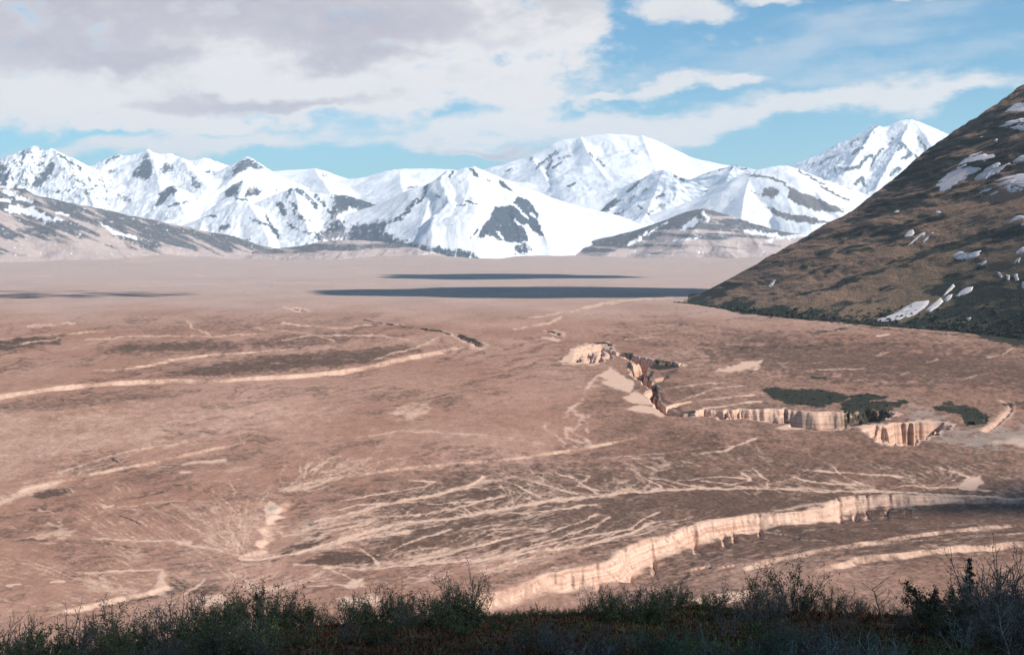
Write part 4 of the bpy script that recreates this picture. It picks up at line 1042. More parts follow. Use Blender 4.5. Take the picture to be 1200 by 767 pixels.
mountain('white snow pyramid with a slanting dark cleft above the brown foothill', GREY, [
    at_d([(170, 290), (200, 272), (230, 258), (258, 246), (280, 236), (290, 236), (302, 244), (312, 250), (325, 259), (338, 270), (352, 282), (368, 292)], 14.2),
    [(290, 236, 14.2), (306, 262, 13.5), (318, 290, 12.8)], [(312, 250, 14.2), (322, 270, 13.7), (338, 290, 13.2)], [(240, 254, 14.2), (232, 275, 13.5), (228, 300, 12.8)]],
    0.5, 12.3, 15.6, 0.02, [('R', [(310, 250), (316, 256), (324, 268), (340, 284), (334, 286), (322, 276), (314, 264)], 1.6, 1.0), ('r', [(296, 258), (314, 262)], 4, 0.6), ('r', [(258, 268), (266, 264)], 4, 0.75), ('r', [(264, 282), (274, 278)], 3, 0.6), ('r', [(278, 290), (292, 280)], 1.8, 0.8),
     ('r', [(238, 253), (252, 253)], 2.5, 0.7), ('r', [(262, 254), (270, 248)], 1.5, 0.4), ('r', [(325, 262), (345, 272), (352, 280)], 1.4, 0.8), ('r', [(246, 290), (270, 294)], 5, 0.5), ('r', [(212, 237), (222, 238)], 2, 0.7)],
    amp=40, rib=30, riblam=300, jag=7, seed=7, crag=0.16)
mountain('snow streaked rocky peak with a bare grey shoulder sloping right', GREY, [
    at_d([(286, 290), (300, 272), (314, 255), (326, 240), (334, 227), (341, 219), (348, 219), (356, 221), (366, 225), (378, 226), (390, 227), (404, 228), (420, 232), (436, 237), (450, 242), (470, 252), (500, 268), (530, 284)], 14.8),
    [(345, 219, 14.8), (350, 245, 14.0), (362, 272, 13.2)], [(390, 227, 14.8), (394, 250, 14.1), (398, 270, 13.5)], [(436, 237, 14.8), (430, 260, 14.1), (424, 278, 13.5)], [(330, 235, 14.8), (322, 255, 14.2), (312, 280, 13.6)]],
    0.55, 12.6, 15.8, 0.10, [('R', [(388, 228), (404, 228), (420, 232), (450, 242), (436, 248), (410, 246), (396, 252), (384, 262), (390, 246)], 2.5, 0.95), ('r', [(328, 240), (332, 248)], 5, 0.85), ('r', [(341, 222), (335, 234)], 2, 0.8), ('r', [(348, 222), (362, 232), (372, 244)], 3.5, 0.75), ('r', [(344, 238), (345, 248)], 3, 0.8),
     ('R', [(349, 248), (356, 254), (360, 260), (354, 261), (349, 254)], 2, 0.95), ('r', [(370, 228), (380, 240), (388, 250)], 3.5, 0.7), ('R', [(372, 268), (392, 254), (420, 252), (446, 252), (470, 250), (460, 268), (420, 285), (360, 285)], 6, 0.8), ('r', [(440, 252), (462, 242)], 4, 0.7), ('r', [(456, 262), (470, 250), (482, 240)], 3, 0.8),
     ('T', [(376, 265), (400, 250), (440, 250), (460, 262), (430, 276), (380, 276)], 8, 0.4), ('r', [(336, 262), (360, 274), (372, 272)], 1.8, 0.7)], amp=45, rib=45, riblam=240, steep=0.15, jag=9, seed=8)
mountain('white conical mountain with a broad dark rock face on its right side', GREY, [
    at_d([(420, 275), (440, 262), (458, 248), (476, 238), (488, 229), (496, 221), (505, 214), (515, 206), (524, 199), (530, 200), (536, 199), (545, 196), (556, 195), (566, 200), (576, 207), (586, 214), (598, 222), (608, 229), (617, 236), (625, 240), (630, 250), (634, 260), (642, 272), (650, 283), (660, 295)], 14.0),
    [(578, 208, 14.0), (598, 238, 13.3), (606, 262, 12.9), (612, 296, 12.2)], [(556, 195, 14.0), (545, 235, 13.0), (535, 270, 12.2)], [(505, 214, 14.0), (500, 245, 13.2), (490, 275, 12.4)], [(620, 238, 13.9), (632, 262, 13.2), (642, 285, 12.6)]],
    0.47, 11.6, 15.5, 0.0, [('R', [(606, 229), (600, 240), (581, 241), (577, 250), (573, 257), (565, 264), (558, 280), (567, 279), (573, 275), (582, 280), (592, 283), (606, 285), (620, 282), (616, 268), (610, 262), (624, 270), (631, 277), (638, 276), (630, 258), (632, 250), (625, 240), (616, 233)], 1.6, 1.0),
     ('R', [(602, 288), (615, 284), (626, 294), (618, 300), (604, 298)], 2.5, 0.75), ('R', [(580, 209), (592, 215), (606, 227), (600, 224), (588, 219)], 1.5, 0.9), ('s', [(603, 240), (612, 250), (618, 254)], 2, 0.9), ('s', [(617, 264), (622, 276), (632, 284)], 2.2, 1.0), ('s', [(604, 258), (610, 264)], 1.6, 0.9), ('s', [(582, 272), (588, 279)], 1.5, 0.9), ('s', [(622, 250), (626, 254)], 2, 0.9),
     ('r', [(498, 226), (499, 219), (503, 212), (508, 212)], 1.6, 0.95), ('r', [(526, 207), (530, 202), (528, 199)], 1.8, 0.95), ('r', [(552, 199), (556, 204)], 2.5, 0.9), ('r', [(512, 228), (514, 231)], 2, 0.8), ('r', [(545, 235), (558, 238)], 1.5, 0.85), ('r', [(536, 241), (544, 240)], 1.2, 0.8), ('r', [(528, 264), (534, 262)], 1.2, 0.7), ('r', [(552, 278), (560, 268)], 1.4, 0.9),
     ('r', [(489, 238), (500, 228)], 1.8, 0.8), ('r', [(470, 258), (484, 240)], 2, 0.8), ('r', [(572, 210), (574, 213)], 2, 0.7), ('r', [(559, 204), (561, 206)], 2, 0.8), ('R', [(410, 262), (446, 258), (458, 258), (452, 270), (480, 283), (520, 289), (560, 296), (560, 306), (400, 306)], 4, 0.85), ('r', [(456, 262), (476, 248), (488, 232)], 2.5, 0.7)],
    amp=26, rib=22, riblam=420, jag=8, seed=9, low0=-30, crag=0.10)
mountain('huge flat topped snow volcano behind the centre, its summit in cloud', GREY, [
    at_d([(520, 226), (560, 211), (585, 202), (600, 196), (612, 190), (622, 182), (634, 176), (646, 168), (660, 163), (676, 161), (695, 158), (712, 156), (735, 157), (752, 160), (766, 164), (776, 167), (788, 173), (800, 180), (815, 188), (832, 197), (850, 208), (880, 222)], 21.0),
    [(680, 160, 21.0), (690, 180, 19.8), (704, 200, 18.7), (716, 216, 17.8)], [(622, 183, 21.0), (634, 200, 19.6), (648, 225, 18.2)], [(752, 158, 21.0), (760, 180, 19.9), (770, 205, 18.8)]],
    0.48, 16.2, 22.5, 0.0, [('r', [(622, 187), (626, 184)], 2.2, 0.9), ('r', [(628, 196), (640, 187), (653, 178)], 2.0, 0.95), ('r', [(642, 198), (646, 188)], 2.6, 0.9), ('r', [(648, 197), (658, 190)], 2.2, 0.85), ('r', [(655, 186), (668, 182)], 2.6, 0.6), ('r', [(641, 203), (643, 205)], 2.5, 0.95), ('r', [(665, 218), (672, 216)], 2.4, 0.9),
     ('r', [(690, 180), (695, 184)], 2, 0.7), ('r', [(700, 186), (708, 194)], 2.4, 0.7), ('r', [(740, 176), (746, 180)], 2.5, 0.5), ('r', [(590, 201), (600, 198)], 1.6, 0.8)],
    amp=55, lam=1500, rib=35, riblam=600, jag=8, seed=10, crag=0.08)
mountain('bluish snow dome with broken rock streaks in front of the volcano', GREY, [
    at_d([(640, 290), (665, 276), (690, 258), (710, 240), (725, 229), (738, 219), (752, 209), (764, 202), (774, 199), (782, 199), (790, 204), (800, 210), (812, 219), (830, 232), (850, 246)], 17.0),
    [(778, 199, 17.0), (768, 225, 16.2), (756, 255, 15.3)], [(725, 229, 17.0), (712, 250, 16.2), (705, 272, 15.4)], [(800, 210, 17.0), (806, 235, 16.2), (812, 258, 15.4)]],
    0.5, 14.4, 18.0, 0.0, [('R', [(702, 248), (710, 238), (720, 231), (730, 234), (724, 240), (708, 250)], 2, 0.95), ('r', [(736, 224), (748, 214)], 2.6, 0.9), ('r', [(738, 236), (742, 230)], 2.5, 0.8), ('r', [(790, 206), (802, 211)], 2.4, 0.9), ('r', [(720, 252), (730, 248)], 2.4, 0.8), ('r', [(748, 241), (752, 244)], 2.4, 0.8), ('r', [(768, 232), (778, 228)], 2.8, 0.6), ('r', [(760, 250), (784, 236)], 2.2, 0.5),
     ('r', [(692, 243), (696, 246)], 2.6, 0.7), ('r', [(752, 226), (758, 222)], 2, 0.7), ('r', [(715, 254), (722, 250)], 2, 0.7), ('r', [(783, 240), (792, 226)], 1.6, 0.5)], amp=45, rib=35, riblam=350, jag=8, steep=0.1, seed=11, crag=0.18)
mountain('low bluish snow saddle between the dome and the striped snow hill', GREY, [
    at_d([(770, 230), (800, 214), (822, 204), (840, 198), (850, 196), (860, 193), (868, 195), (876, 196), (886, 199), (900, 206), (930, 222)], 17.6), [(860, 193, 17.6), (848, 220, 16.6), (838, 245, 15.6)]],
    0.45, 14.4, 18.6, 0.0, [('r', [(843, 199), (853, 194)], 2.2, 0.9), ('r', [(856, 199), (858, 197)], 1.6, 0.8), ('r', [(862, 193), (866, 195)], 1.4, 0.8), ('r', [(870, 199), (874, 197)], 1.6, 0.8)], amp=35, rib=18, jag=6, seed=12, crag=0.08)
mountain('smooth white snow hill with slanting brown stripes at right', BROWN, [
    at_d([(830, 262), (848, 244), (860, 228), (870, 212), (878, 203), (888, 199), (900, 196), (912, 194), (922, 194), (934, 197), (944, 202), (956, 206), (975, 213), (1000, 222), (1025, 232), (1050, 240), (1090, 252)], 15.4),
    [(880, 202, 15.4), (872, 232, 14.5), (868, 262, 13.7)], [(934, 197, 15.4), (960, 228, 14.5), (985, 255, 13.8)], [(905, 196, 15.4), (922, 232, 14.4), (938, 262, 13.6)]],
    0.5, 12.8, 16.6, 0.0, [('r', [(879, 206), (892, 206), (906, 209), (920, 215)], 1.6, 1.0), ('R', [(912, 212), (924, 217), (940, 226), (958, 232), (976, 240), (996, 249), (974, 249), (950, 246), (930, 238), (922, 230), (924, 222)], 1.5, 1.0), ('R', [(894, 222), (902, 217), (910, 219), (914, 226), (908, 232), (898, 230), (892, 232)], 1.6, 0.95),
     ('R', [(895, 240), (906, 243), (922, 250), (944, 252), (962, 257), (980, 261), (960, 262), (940, 261), (920, 257), (904, 250)], 1.5, 1.0), ('R', [(930, 196), (940, 200), (956, 210), (970, 216), (964, 217), (950, 210)], 1.3, 1.0), ('r', [(962, 218), (980, 228), (996, 235)], 1.4, 1.0), ('r', [(950, 204), (980, 214), (1008, 225)], 1.2, 1.0), ('r', [(880, 222), (886, 228), (898, 231)], 1.0, 0.9), ('r', [(870, 206), (880, 202)], 1.2, 0.9),
     ('r', [(872, 258), (876, 260)], 2, 0.7)], amp=22, rib=10, riblam=500, jag=5, lam=1200, seed=13, crag=0.06)
mountain('sharp snow and rock peak on the skyline behind the dark hill', GREY, [
    at_d([(900, 216), (930, 200), (945, 193), (958, 187), (974, 179), (988, 172), (998, 166), (1006, 160), (1014, 153), (1021, 148), (1028, 146), (1033, 149), (1042, 147), (1052, 142), (1060, 140), (1068, 140), (1076, 142), (1088, 147), (1104, 154), (1118, 160), (1136, 170), (1170, 186)], 20.0),
    [(1068, 140, 20.0), (1056, 165, 19.0), (1040, 195, 17.9), (1026, 222, 17.0)], [(1028, 146, 20.0), (1012, 172, 19.0), (990, 205, 17.9)], [(1068, 140, 20.0), (1086, 160, 19.2), (1096, 185, 18.3)], [(974, 179, 20.0), (968, 200, 19.1), (966, 216, 18.5)]],
    0.62, 16.4, 21.5, 0.02, [('R', [(1064, 152), (1054, 158), (1044, 168), (1034, 178), (1028, 184), (1036, 174), (1046, 162), (1060, 153)], 2.0, 1.0), ('R', [(1031, 147), (1026, 154), (1016, 160), (1010, 166), (1008, 172), (1018, 162), (1030, 152)], 1.5, 0.9), ('r', [(1020, 150), (1030, 146)], 2, 0.95), ('r', [(1000, 180), (1010, 172)], 2.6, 0.9), ('r', [(986, 198), (996, 198), (1008, 194), (1016, 184), (1022, 182)], 3, 0.95),
     ('r', [(1022, 194), (1026, 184), (1034, 174)], 1.8, 0.9), ('r', [(1002, 216), (1010, 208), (1014, 218)], 3, 0.9), ('r', [(1058, 186), (1068, 180)], 3, 0.85), ('r', [(1054, 168), (1062, 172), (1066, 182)], 3, 0.8), ('r', [(1076, 162), (1084, 172), (1088, 180)], 2.6, 0.8), ('r', [(1044, 204), (1054, 198)], 3.2, 0.9), ('r', [(1072, 182), (1074, 186)], 2.6, 0.85), ('r', [(962, 192), (974, 184), (984, 180)], 2, 0.7), ('r', [(978, 196), (980, 204)], 2.6, 0.7), ('r', [(946, 196), (956, 190)], 2, 0.6), ('r', [(1052, 176), (1056, 172)], 2.5, 0.8), ('r', [(996, 170), (1006, 162)], 1.4, 0.8)],
    amp=60, rib=60, riblam=380, steep=0.12, jag=9, seed=14)
mountain('low brown and grey foothill with a small bare summit and snow stripes', FOOT, [
    at_d([(640, 305), (672, 300), (700, 291), (722, 282), (745, 272), (770, 261), (790, 253), (806, 247), (816, 245), (826, 243), (834, 247), (844, 252), (860, 255), (872, 259), (882, 265), (900, 269), (925, 272), (960, 277), (1010, 286), (1070, 296)], 12.8),
    [(826, 243, 12.8), (820, 262, 12.2), (800, 285, 11.5)], [(770, 261, 12.8), (740, 282, 12.2), (712, 298, 11.8)], [(872, 259, 12.8), (880, 276, 12.2), (890, 290, 11.6)]],
    0.40, 10.4, 14.0, 0.85, [('S', [(796, 268), (806, 260), (816, 254), (820, 258), (814, 264), (802, 270)], 2, 1.0), ('s', [(824, 250), (830, 256)], 3, 0.9), ('S', [(734, 286), (760, 272), (782, 260), (776, 264), (752, 280), (738, 288)], 1.8, 1.0), ('s', [(874, 271), (890, 273), (912, 276)], 2.5, 0.9), ('s', [(790, 282), (820, 278)], 2.5, 0.45), ('s', [(900, 282), (930, 276), (965, 274)], 3, 0.6),
     ('T', [(720, 300), (780, 288), (860, 284), (960, 280), (1000, 300), (720, 306)], 9, 0.9), ('T', [(780, 300), (860, 296), (960, 292)], 12, 1.0)], amp=20, rib=18, riblam=300, jag=6, conc=1500, seed=15, streak=4)
mountain('small brown hill flecked with snow between the cone and the bare foothill', FOOT, [
    at_d([(630, 250), (648, 250), (664, 253), (676, 256), (690, 258), (702, 258), (712, 259), (722, 264), (730, 271), (744, 282), (760, 292)], 14.0), [(708, 258, 14.0), (702, 278, 13.5), (694, 296, 13.0)], [(670, 255, 14.0), (664, 280, 13.3)]],
    0.5, 12.4, 14.8, 0.1, [('R', [(686, 262), (700, 260), (714, 260), (728, 270), (720, 284), (708, 290), (698, 282), (690, 276)], 3, 0.85), ('r', [(648, 250), (670, 256), (690, 262)], 2.2, 0.85), ('s', [(703, 268), (704, 275)], 3, 0.9), ('s', [(716, 276), (720, 280)], 2.5, 0.8), ('r', [(640, 296), (680, 291), (710, 288)], 3.5, 0.7)], amp=22, rib=25, riblam=180, jag=7, seed=16)
mountain('low dark lava hummocks at the foot of the snowy range', FOOT, [
    at_d([(300, 309), (322, 304), (340, 297), (350, 290), (370, 285), (395, 281), (420, 281), (446, 283), (470, 285), (495, 288), (520, 291), (545, 293), (575, 297), (610, 300), (660, 300), (700, 302)], 12.3), [(380, 283, 12.3), (390, 292, 11.7), (380, 300, 11.3)], [(480, 286, 12.3), (490, 294, 11.7)]],
    0.22, 10.6, 13.2, 0.95, [('T', [(380, 300), (430, 297), (500, 295), (560, 299)], 9, 0.75), ('T', [(400, 282), (420, 276)], 6, 0.3), ('s', [(440, 303), (470, 303)], 2, 0.5), ('s', [(490, 298), (510, 296)], 2, 0.4)], amp=26, lam=300, rib=12, riblam=140, jag=9, conc=900, seed=17, streak=3)
mountain('grey bare slope in the basin below the left snowfield', GREY, [
    at_d([(90, 262), (118, 259), (150, 257), (180, 258), (196, 263), (208, 270), (216, 280), (226, 292)], 13.4), [(190, 260, 13.4), (194, 280, 12.9)]],
    0.5, 12.2, 14.0, 0.72, [('s', [(118, 262), (150, 264), (170, 262)], 2.5, 0.8), ('s', [(140, 268), (158, 276)], 2.5, 0.8), ('s', [(206, 280), (222, 292)], 3, 0.7)], amp=25, rib=18, jag=5, seed=18)
mountain('long grey brown foothill with dark streaks sloping down from the left', FOOT, [
    at_d([(-250, 150), (-120, 186), (-60, 204), (0, 219), (14, 220), (28, 220), (40, 228), (55, 238), (66, 243), (80, 250), (95, 257), (112, 263), (132, 271), (152, 277), (175, 282), (200, 286), (230, 292), (262, 298), (290, 303)], 11.6),
    [(-60, 204, 11.6), (-40, 250, 10.4), (-20, 290, 9.6)], [(40, 228, 11.6), (60, 260, 10.8), (90, 290, 10.2)], [(112, 263, 11.6), (130, 285, 11.0), (150, 302, 10.5)]],
    0.34, 8.2, 13.0, 0.88, [('S', [(0, 246), (20, 240), (40, 244), (56, 254), (78, 258), (60, 258), (40, 254), (10, 248)], 2.0, 1.0), ('s', [(6, 224), (18, 228)], 4, 0.8), ('s', [(66, 249), (80, 252)], 1.6, 1.0), ('s', [(20, 232), (36, 236)], 4, 0.7), ('s', [(118, 262), (134, 272), (160, 279)], 2.2, 1.0), ('s', [(0, 234), (12, 236)], 3, 0.7),
     ('T', [(-100, 300), (0, 285), (60, 288), (120, 296), (200, 300), (280, 304), (280, 316), (-100, 320)], 10, 1.0), ('T', [(40, 272), (80, 282), (120, 288)], 6, 0.7), ('T', [(10, 262), (50, 270), (90, 276)], 4, 0.6), ('T', [(120, 278), (160, 288), (220, 296)], 4, 0.7), ('T', [(0, 290), (60, 296), (140, 303), (240, 305)], 10, 1.0)],
    amp=26, rib=22, riblam=260, jag=7, conc=1600, seed=19, streak=22)

# ================================================================== CLOUDS that shade the land (outside the picture, over and behind the viewpoint)
cloud_mat_m, nt_, bs_ = new_mat('cloud_white')
bs_.inputs['Base Color'].default_value = (0.85, 0.85, 0.87, 1); bs_.inputs['Roughness'].default_value = 1.0


def ico(sub):
    import bmesh
    bm = bmesh.new(); bmesh.ops.create_icosphere(bm, subdivisions=sub, radius=1.0)
    V = np.array([v.co[:] for v in bm.verts]); F = np.array([[v.index for v in f.verts] for f in bm.faces]); bm.free()
    return V, F


ICO = ico(3)


def cloud(label, gx_, gy_, gz_, rx, ry, alt, n=26, seed=0, puff=0.42, ball=None):
    """a cumulus whose shadow falls round (gx, gy, gz)"""
    t = (alt - gz_) / SUN.z
    c = Vector((gx_, gy_, gz_)) + SUN * t
    rr = random.Random(seed); Vs, Fs, off = [], [], 0
    for i in range(n):
        a = rr.uniform(0, 2 * math.pi); q = math.sqrt(rr.random()) * (1 - puff * 0.75)
        r = puff * (1.15 - 0.55 * q) * rr.uniform(0.75, 1.15)
        V, F = ball or ICO
        nz = 1 + 0.22 * fbm(V[:, 0] * 1.7 + i * 3.1, V[:, 1] * 1.7 + V[:, 2] * 1.3, 4)
        P = V * nz[:, None] * r
        P = P + [math.cos(a) * q, math.sin(a) * q, 0]
        P = P * [rx, ry, min(rx, ry) * 0.6]
        P[:, 2] = np.where(P[:, 2] < 0, P[:, 2] * 0.35, P[:, 2])
        Vs.append(P); Fs.append(F + off); off += len(V)
    me = mesh_np('cloud', np.vstack(Vs), np.vstack(Fs))
    o = link('cloud', me, cloud_mat_m); o.location = c
    return tag(o, label, 'cloud', kind='structure')


cloud('wide white cumulus shading the nearest slope', 30, -146, 113, 330, 200, 2500, 34, 1)
cloud('thin shred of cumulus shading the floor right of the near gully', 470, 600, 0, 300, 62, 2500, 30, 2)
cloud('white cumulus shading the middle valley floor', 110, 3330, 0, 640, 420, 2600, 34, 3)
cloud('white cumulus shading the far valley floor', -10, 5050, 0, 560, 480, 2600, 34, 4)
cloud('broken shreds of cumulus thinly shading the left valley floor', -1280, 3150, 0, 520, 290, 2600, 60, 5, 0.10)
cloud('thin high broken cloud lightly shading the snow dome before the volcano', 2250, 17000, 900, 1000, 1300, 6200, 620, 6, 0.031, ico(2))

# ================================================================== HAZE
hm = bpy.data.materials.new('valley_haze'); hm.use_nodes = True; ht = hm.node_tree; ht.nodes.clear(); HN = NT(ht)
ho = HN.n('ShaderNodeOutputMaterial'); pv = HN.n('ShaderNodeVolumePrincipled')
pv.inputs['Color'].default_value = (0.80, 0.90, 1.0, 1); pv.inputs['Density'].default_value = 2.3e-5; pv.inputs['Anisotropy'].default_value = 0.25
ht.links.new(pv.outputs[0], ho.inputs['Volume'])
hx, hy0, hy1, hz0, hz1 = 30000.0, -28000.0, 29000.0, -40.0, 2060.0
hv = [(sx_ * hx, yy, zz) for zz in (hz0, hz1) for yy in (hy0, hy1) for sx_ in (-1, 1)]
hf = [(0, 2, 3, 1), (4, 5, 7, 6), (0, 1, 5, 4), (2, 6, 7, 3), (0, 4, 6, 2), (1, 3, 7, 5)]
hme = bpy.data.meshes.new('haze'); hme.from_pydata(hv, [], hf); hme.update()
tag(link('haze', hme, hm), 'thin blue air filling the whole valley', 'haze', kind='stuff')


# ================================================================== SHRUBS AND GROUND COVER ON THE SHADED SLOPE
def twig_mat(name, a, b, var=0.25):
    return simple_mat(name, a, b, 9.0, 0.9, per_obj=var)


M_BARK = twig_mat('dark_twig_bark', (0.060, 0.050, 0.042), (0.165, 0.140, 0.122))
M_PALE = twig_mat('pale_grey_bark', (0.16, 0.15, 0.145), (0.34, 0.325, 0.31))
M_GREY = twig_mat('grey_twig_bark', (0.16, 0.157, 0.152), (0.40, 0.39, 0.37))
M_LEAF = twig_mat('dark_willow_leaf', (0.034, 0.046, 0.018), (0.120, 0.132, 0.056))
M_FRESH = twig_mat('fresh_green_leaf', (0.065, 0.115, 0.026), (0.170, 0.230, 0.070))
M_NEEDLE = twig_mat('spruce_needle', (0.010, 0.018, 0.012), (0.028, 0.042, 0.024))
M_HEATH = twig_mat('red_brown_heath', (0.070, 0.030, 0.016), (0.190, 0.085, 0.045))
M_BUD = twig_mat('grey_catkin_bud', (0.10, 0.105, 0.095), (0.19, 0.195, 0.17))


class MB:
    def __init__(self):
        self.v = []; self.f = []

    def tube(self, pts, r0, r1, sides=3):
        n = len(pts); b = len(self.v)
        for i, p in enumerate(pts):
            q = pts[min(i + 1, n - 1)] - pts[max(i - 1, 0)]
            q = q.normalized() if q.length > 1e-6 else Vector((0, 0, 1))
            s_ = q.cross(Vector((0.31, 0.87, 0.21))); s_ = s_.normalized() if s_.length > 1e-5 else Vector((1, 0, 0)); t_ = q.cross(s_)
            r = r0 + (r1 - r0) * i / max(n - 1, 1)
            for k in range(sides):
                a = 2 * math.pi * k / sides
                self.v.append(p + s_ * (math.cos(a) * r) + t_ * (math.sin(a) * r))
        for i in range(n - 1):
            for k in range(sides):
                k2 = (k + 1) % sides
                self.f.append((b + i * sides + k, b + i * sides + k2, b + (i + 1) * sides + k2, b + (i + 1) * sides + k))

    def leaf(self, p, d, ln, wd, up):
        s_ = d.cross(up); s_ = s_.normalized() if s_.length > 1e-5 else Vector((1, 0, 0))
        n_ = s_.cross(d) * (ln * 0.12); b = len(self.v)
        self.v += [p, p + d * ln * 0.45 + s_ * wd + n_, p + d * ln, p + d * ln * 0.45 - s_ * wd + n_]
        self.f.append((b, b + 1, b + 2, b + 3))

    def mesh(self, name, smooth=True):
        me = bpy.data.meshes.new(name); me.from_pydata([tuple(v) for v in self.v], [], self.f)
        me.polygons.foreach_set('use_smooth', [smooth] * len(self.f)); me.update(); return me


def rvec(r, s=1.0):
    return Vector((r.gauss(0, s), r.gauss(0, s), r.gauss(0, s)))


def grow(r, p, d, ln, n, wob, lift):
    pts = [p.copy()]
    for i in range(n):
        d = (d + rvec(r, wob) + Vector((0, 0, lift))).normalized(); p = p + d * (ln / n); pts.append(p.copy())
    return pts, d


def shrub_meshes(seed, h, spread, stems, leaves=0, bud=False, base=0.16, thick=1.0, leaf_len=0.055):
    """many stemmed shrub: thick stems, fine twigs, foliage"""
    r = random.Random(seed); S, T, L = MB(), MB(), MB()
    tips = []
    for _ in range(stems):
        a = r.uniform(0, 2 * math.pi); q = math.sqrt(r.random()) * base
        p = Vector((math.cos(a) * q, math.sin(a) * q, -0.08)); lean = r.uniform(0.1, 1.0) * spread
        d = Vector((math.cos(a) * lean, math.sin(a) * lean, 1)).normalized()
        ln = h * r.uniform(0.65, 1.15)
        pts, _ = grow(r, p, d, ln, 6, 0.13, 0.06)
        r0 = 0.011 * thick * r.uniform(0.8, 1.3); S.tube(pts, r0, r0 * 0.35, 4)
        for k in range(2, 7):
            for _2 in range(r.choice((1, 2, 2, 3))):
                b = pts[k - 1].lerp(pts[k], r.random())
                d2 = ((pts[k] - pts[k - 1]).normalized() + rvec(r, 0.55)).normalized()
                p2, e2 = grow(r, b, d2, ln * r.uniform(0.16, 0.36), 3, 0.22, 0.10); T.tube(p2, 0.0052 * thick, 0.0026 * thick)
                tips += p2[1:]
                for _3 in range(r.choice((1, 2, 3))):
                    c = p2[r.choice((1, 2, 3))]
                    p3, e3 = grow(r, c, (e2 + rvec(r, 0.6)).normalized(), ln * r.uniform(0.07, 0.18), 2, 0.2, 0.12); T.tube(p3, 0.0034 * thick, 0.0018 * thick)
                    tips += p3[1:]
    for _ in range(leaves):
        t = r.choice(tips) + rvec(r, 0.022)
        d = (rvec(r, 0.7) + Vector((0, 0, 0.5))).normalized(); L.leaf(t, d, leaf_len * r.uniform(0.6, 1.2), leaf_len * 0.24, rvec(r).normalized())
    if bud:
        for t in tips:
            if r.random() < 0.6:
                L.leaf(t, (Vector((0, 0, 1)) + rvec(r, 0.4)).normalized(), 0.03, 0.009, rvec(r).normalized())
    return S, T, L


def copy_tree(o, parent=None):
    c = o.copy(); COL.objects.link(c)
    if parent is not None:
        c.parent = parent
    for ch in [k for k in o.children]:
        copy_tree(ch, c)
    return c


def make_shrub(name, seed, h, spread, stems, leaves, leaf_m, bud=False, stem_m=None, base=0.16, thick=1.0, leaf_len=0.055):
    S, T, L = shrub_meshes(seed, h, spread, stems, leaves, bud, base, thick, leaf_len)
    root = empty(name, (0, 0, 0))
    link('stem', S.mesh('stem'), stem_m or M_BARK, root); link('twig', T.mesh('twig'), stem_m or M_BARK, root)
    if L.f:
        link('foliage', L.mesh('foliage', False), leaf_m, root)
    return root


# unit height prototypes (1 m), scaled where they stand
PROTO = {
    'bare': [make_shrub('bare_willow_shrub', 100 + i, 1.0, 0.75, 15, 0, M_BUD, True, thick=1.15) for i in range(4)],
    'leafy': [make_shrub('willow_shrub', 200 + i, 1.0, 0.8, 15, 1300, M_LEAF, thick=1.0) for i in range(4)],
    'dense': [make_shrub('alder_shrub', 300 + i, 0.9, 1.1, 20, 2600, M_LEAF, base=0.3, leaf_len=0.06) for i in range(2)],
    'green': [make_shrub('green_willow_shrub', 400 + i, 0.9, 0.85, 13, 620, M_FRESH, thick=1.0, leaf_len=0.065) for i in range(2)],
    'grey': [make_shrub('grey_willow_shrub', 500 + i, 1.0, 0.9, 12, 260, M_LEAF, True, stem_m=M_GREY, thick=0.9) for i in range(2)],
}
used = {k: 0 for k in PROTO}; first = {id(p): True for k in PROTO for p in PROTO[k]}
rs = random.Random(5)


def slope_z(x, y):
    return float(fore_z(np.array([x]), np.array([y]))[0])


def plant(kind, px, d, h, label, group, wide=1.0):
    p = PROTO[kind][used[kind] % len(PROTO[kind])]; used[kind] += 1
    o = p if first[id(p)] else copy_tree(p)
    first[id(p)] = False
    x = (px - 600) / FPX * d
    o.location = (x, d, slope_z(x, d) - 0.02); o.rotation_euler = (rs.uniform(-0.06, 0.06), rs.uniform(-0.06, 0.06), rs.uniform(0, 6.28)); o.scale = (h * wide, h * wide, h)
    tag(o, label, 'shrub', group); return o


def where(px):
    return 'left' if px < 330 else 'middle' if px < 800 else 'right'


KIND_TXT = {'bare': 'leafless brown willow shrub', 'leafy': 'dark willow shrub with small dull leaves', 'dense': 'low dense dark leafy shrub',
            'green': 'small fresh green leafed shrub', 'grey': 'pale grey twigged willow shrub with buds'}
KIND_GRP = {'bare': 'leafless willow shrubs', 'leafy': 'dark leafy willow shrubs', 'dense': 'low dense shrubs', 'green': 'green leafed shrubs', 'grey': 'pale twigged shrubs'}


def row(kinds, px0, px1, step, d0, d1, h0, h1, place, wide=(0.9, 1.3)):
    px = px0
    while px < px1:
        k = rs.choice(kinds)
        plant(k, px + rs.uniform(-step, step) * 0.5, rs.uniform(d0, d1), rs.uniform(h0, h1), KIND_TXT[k] + ' ' + place, KIND_GRP[k] + ' ' + place, rs.uniform(*wide))
        px += step


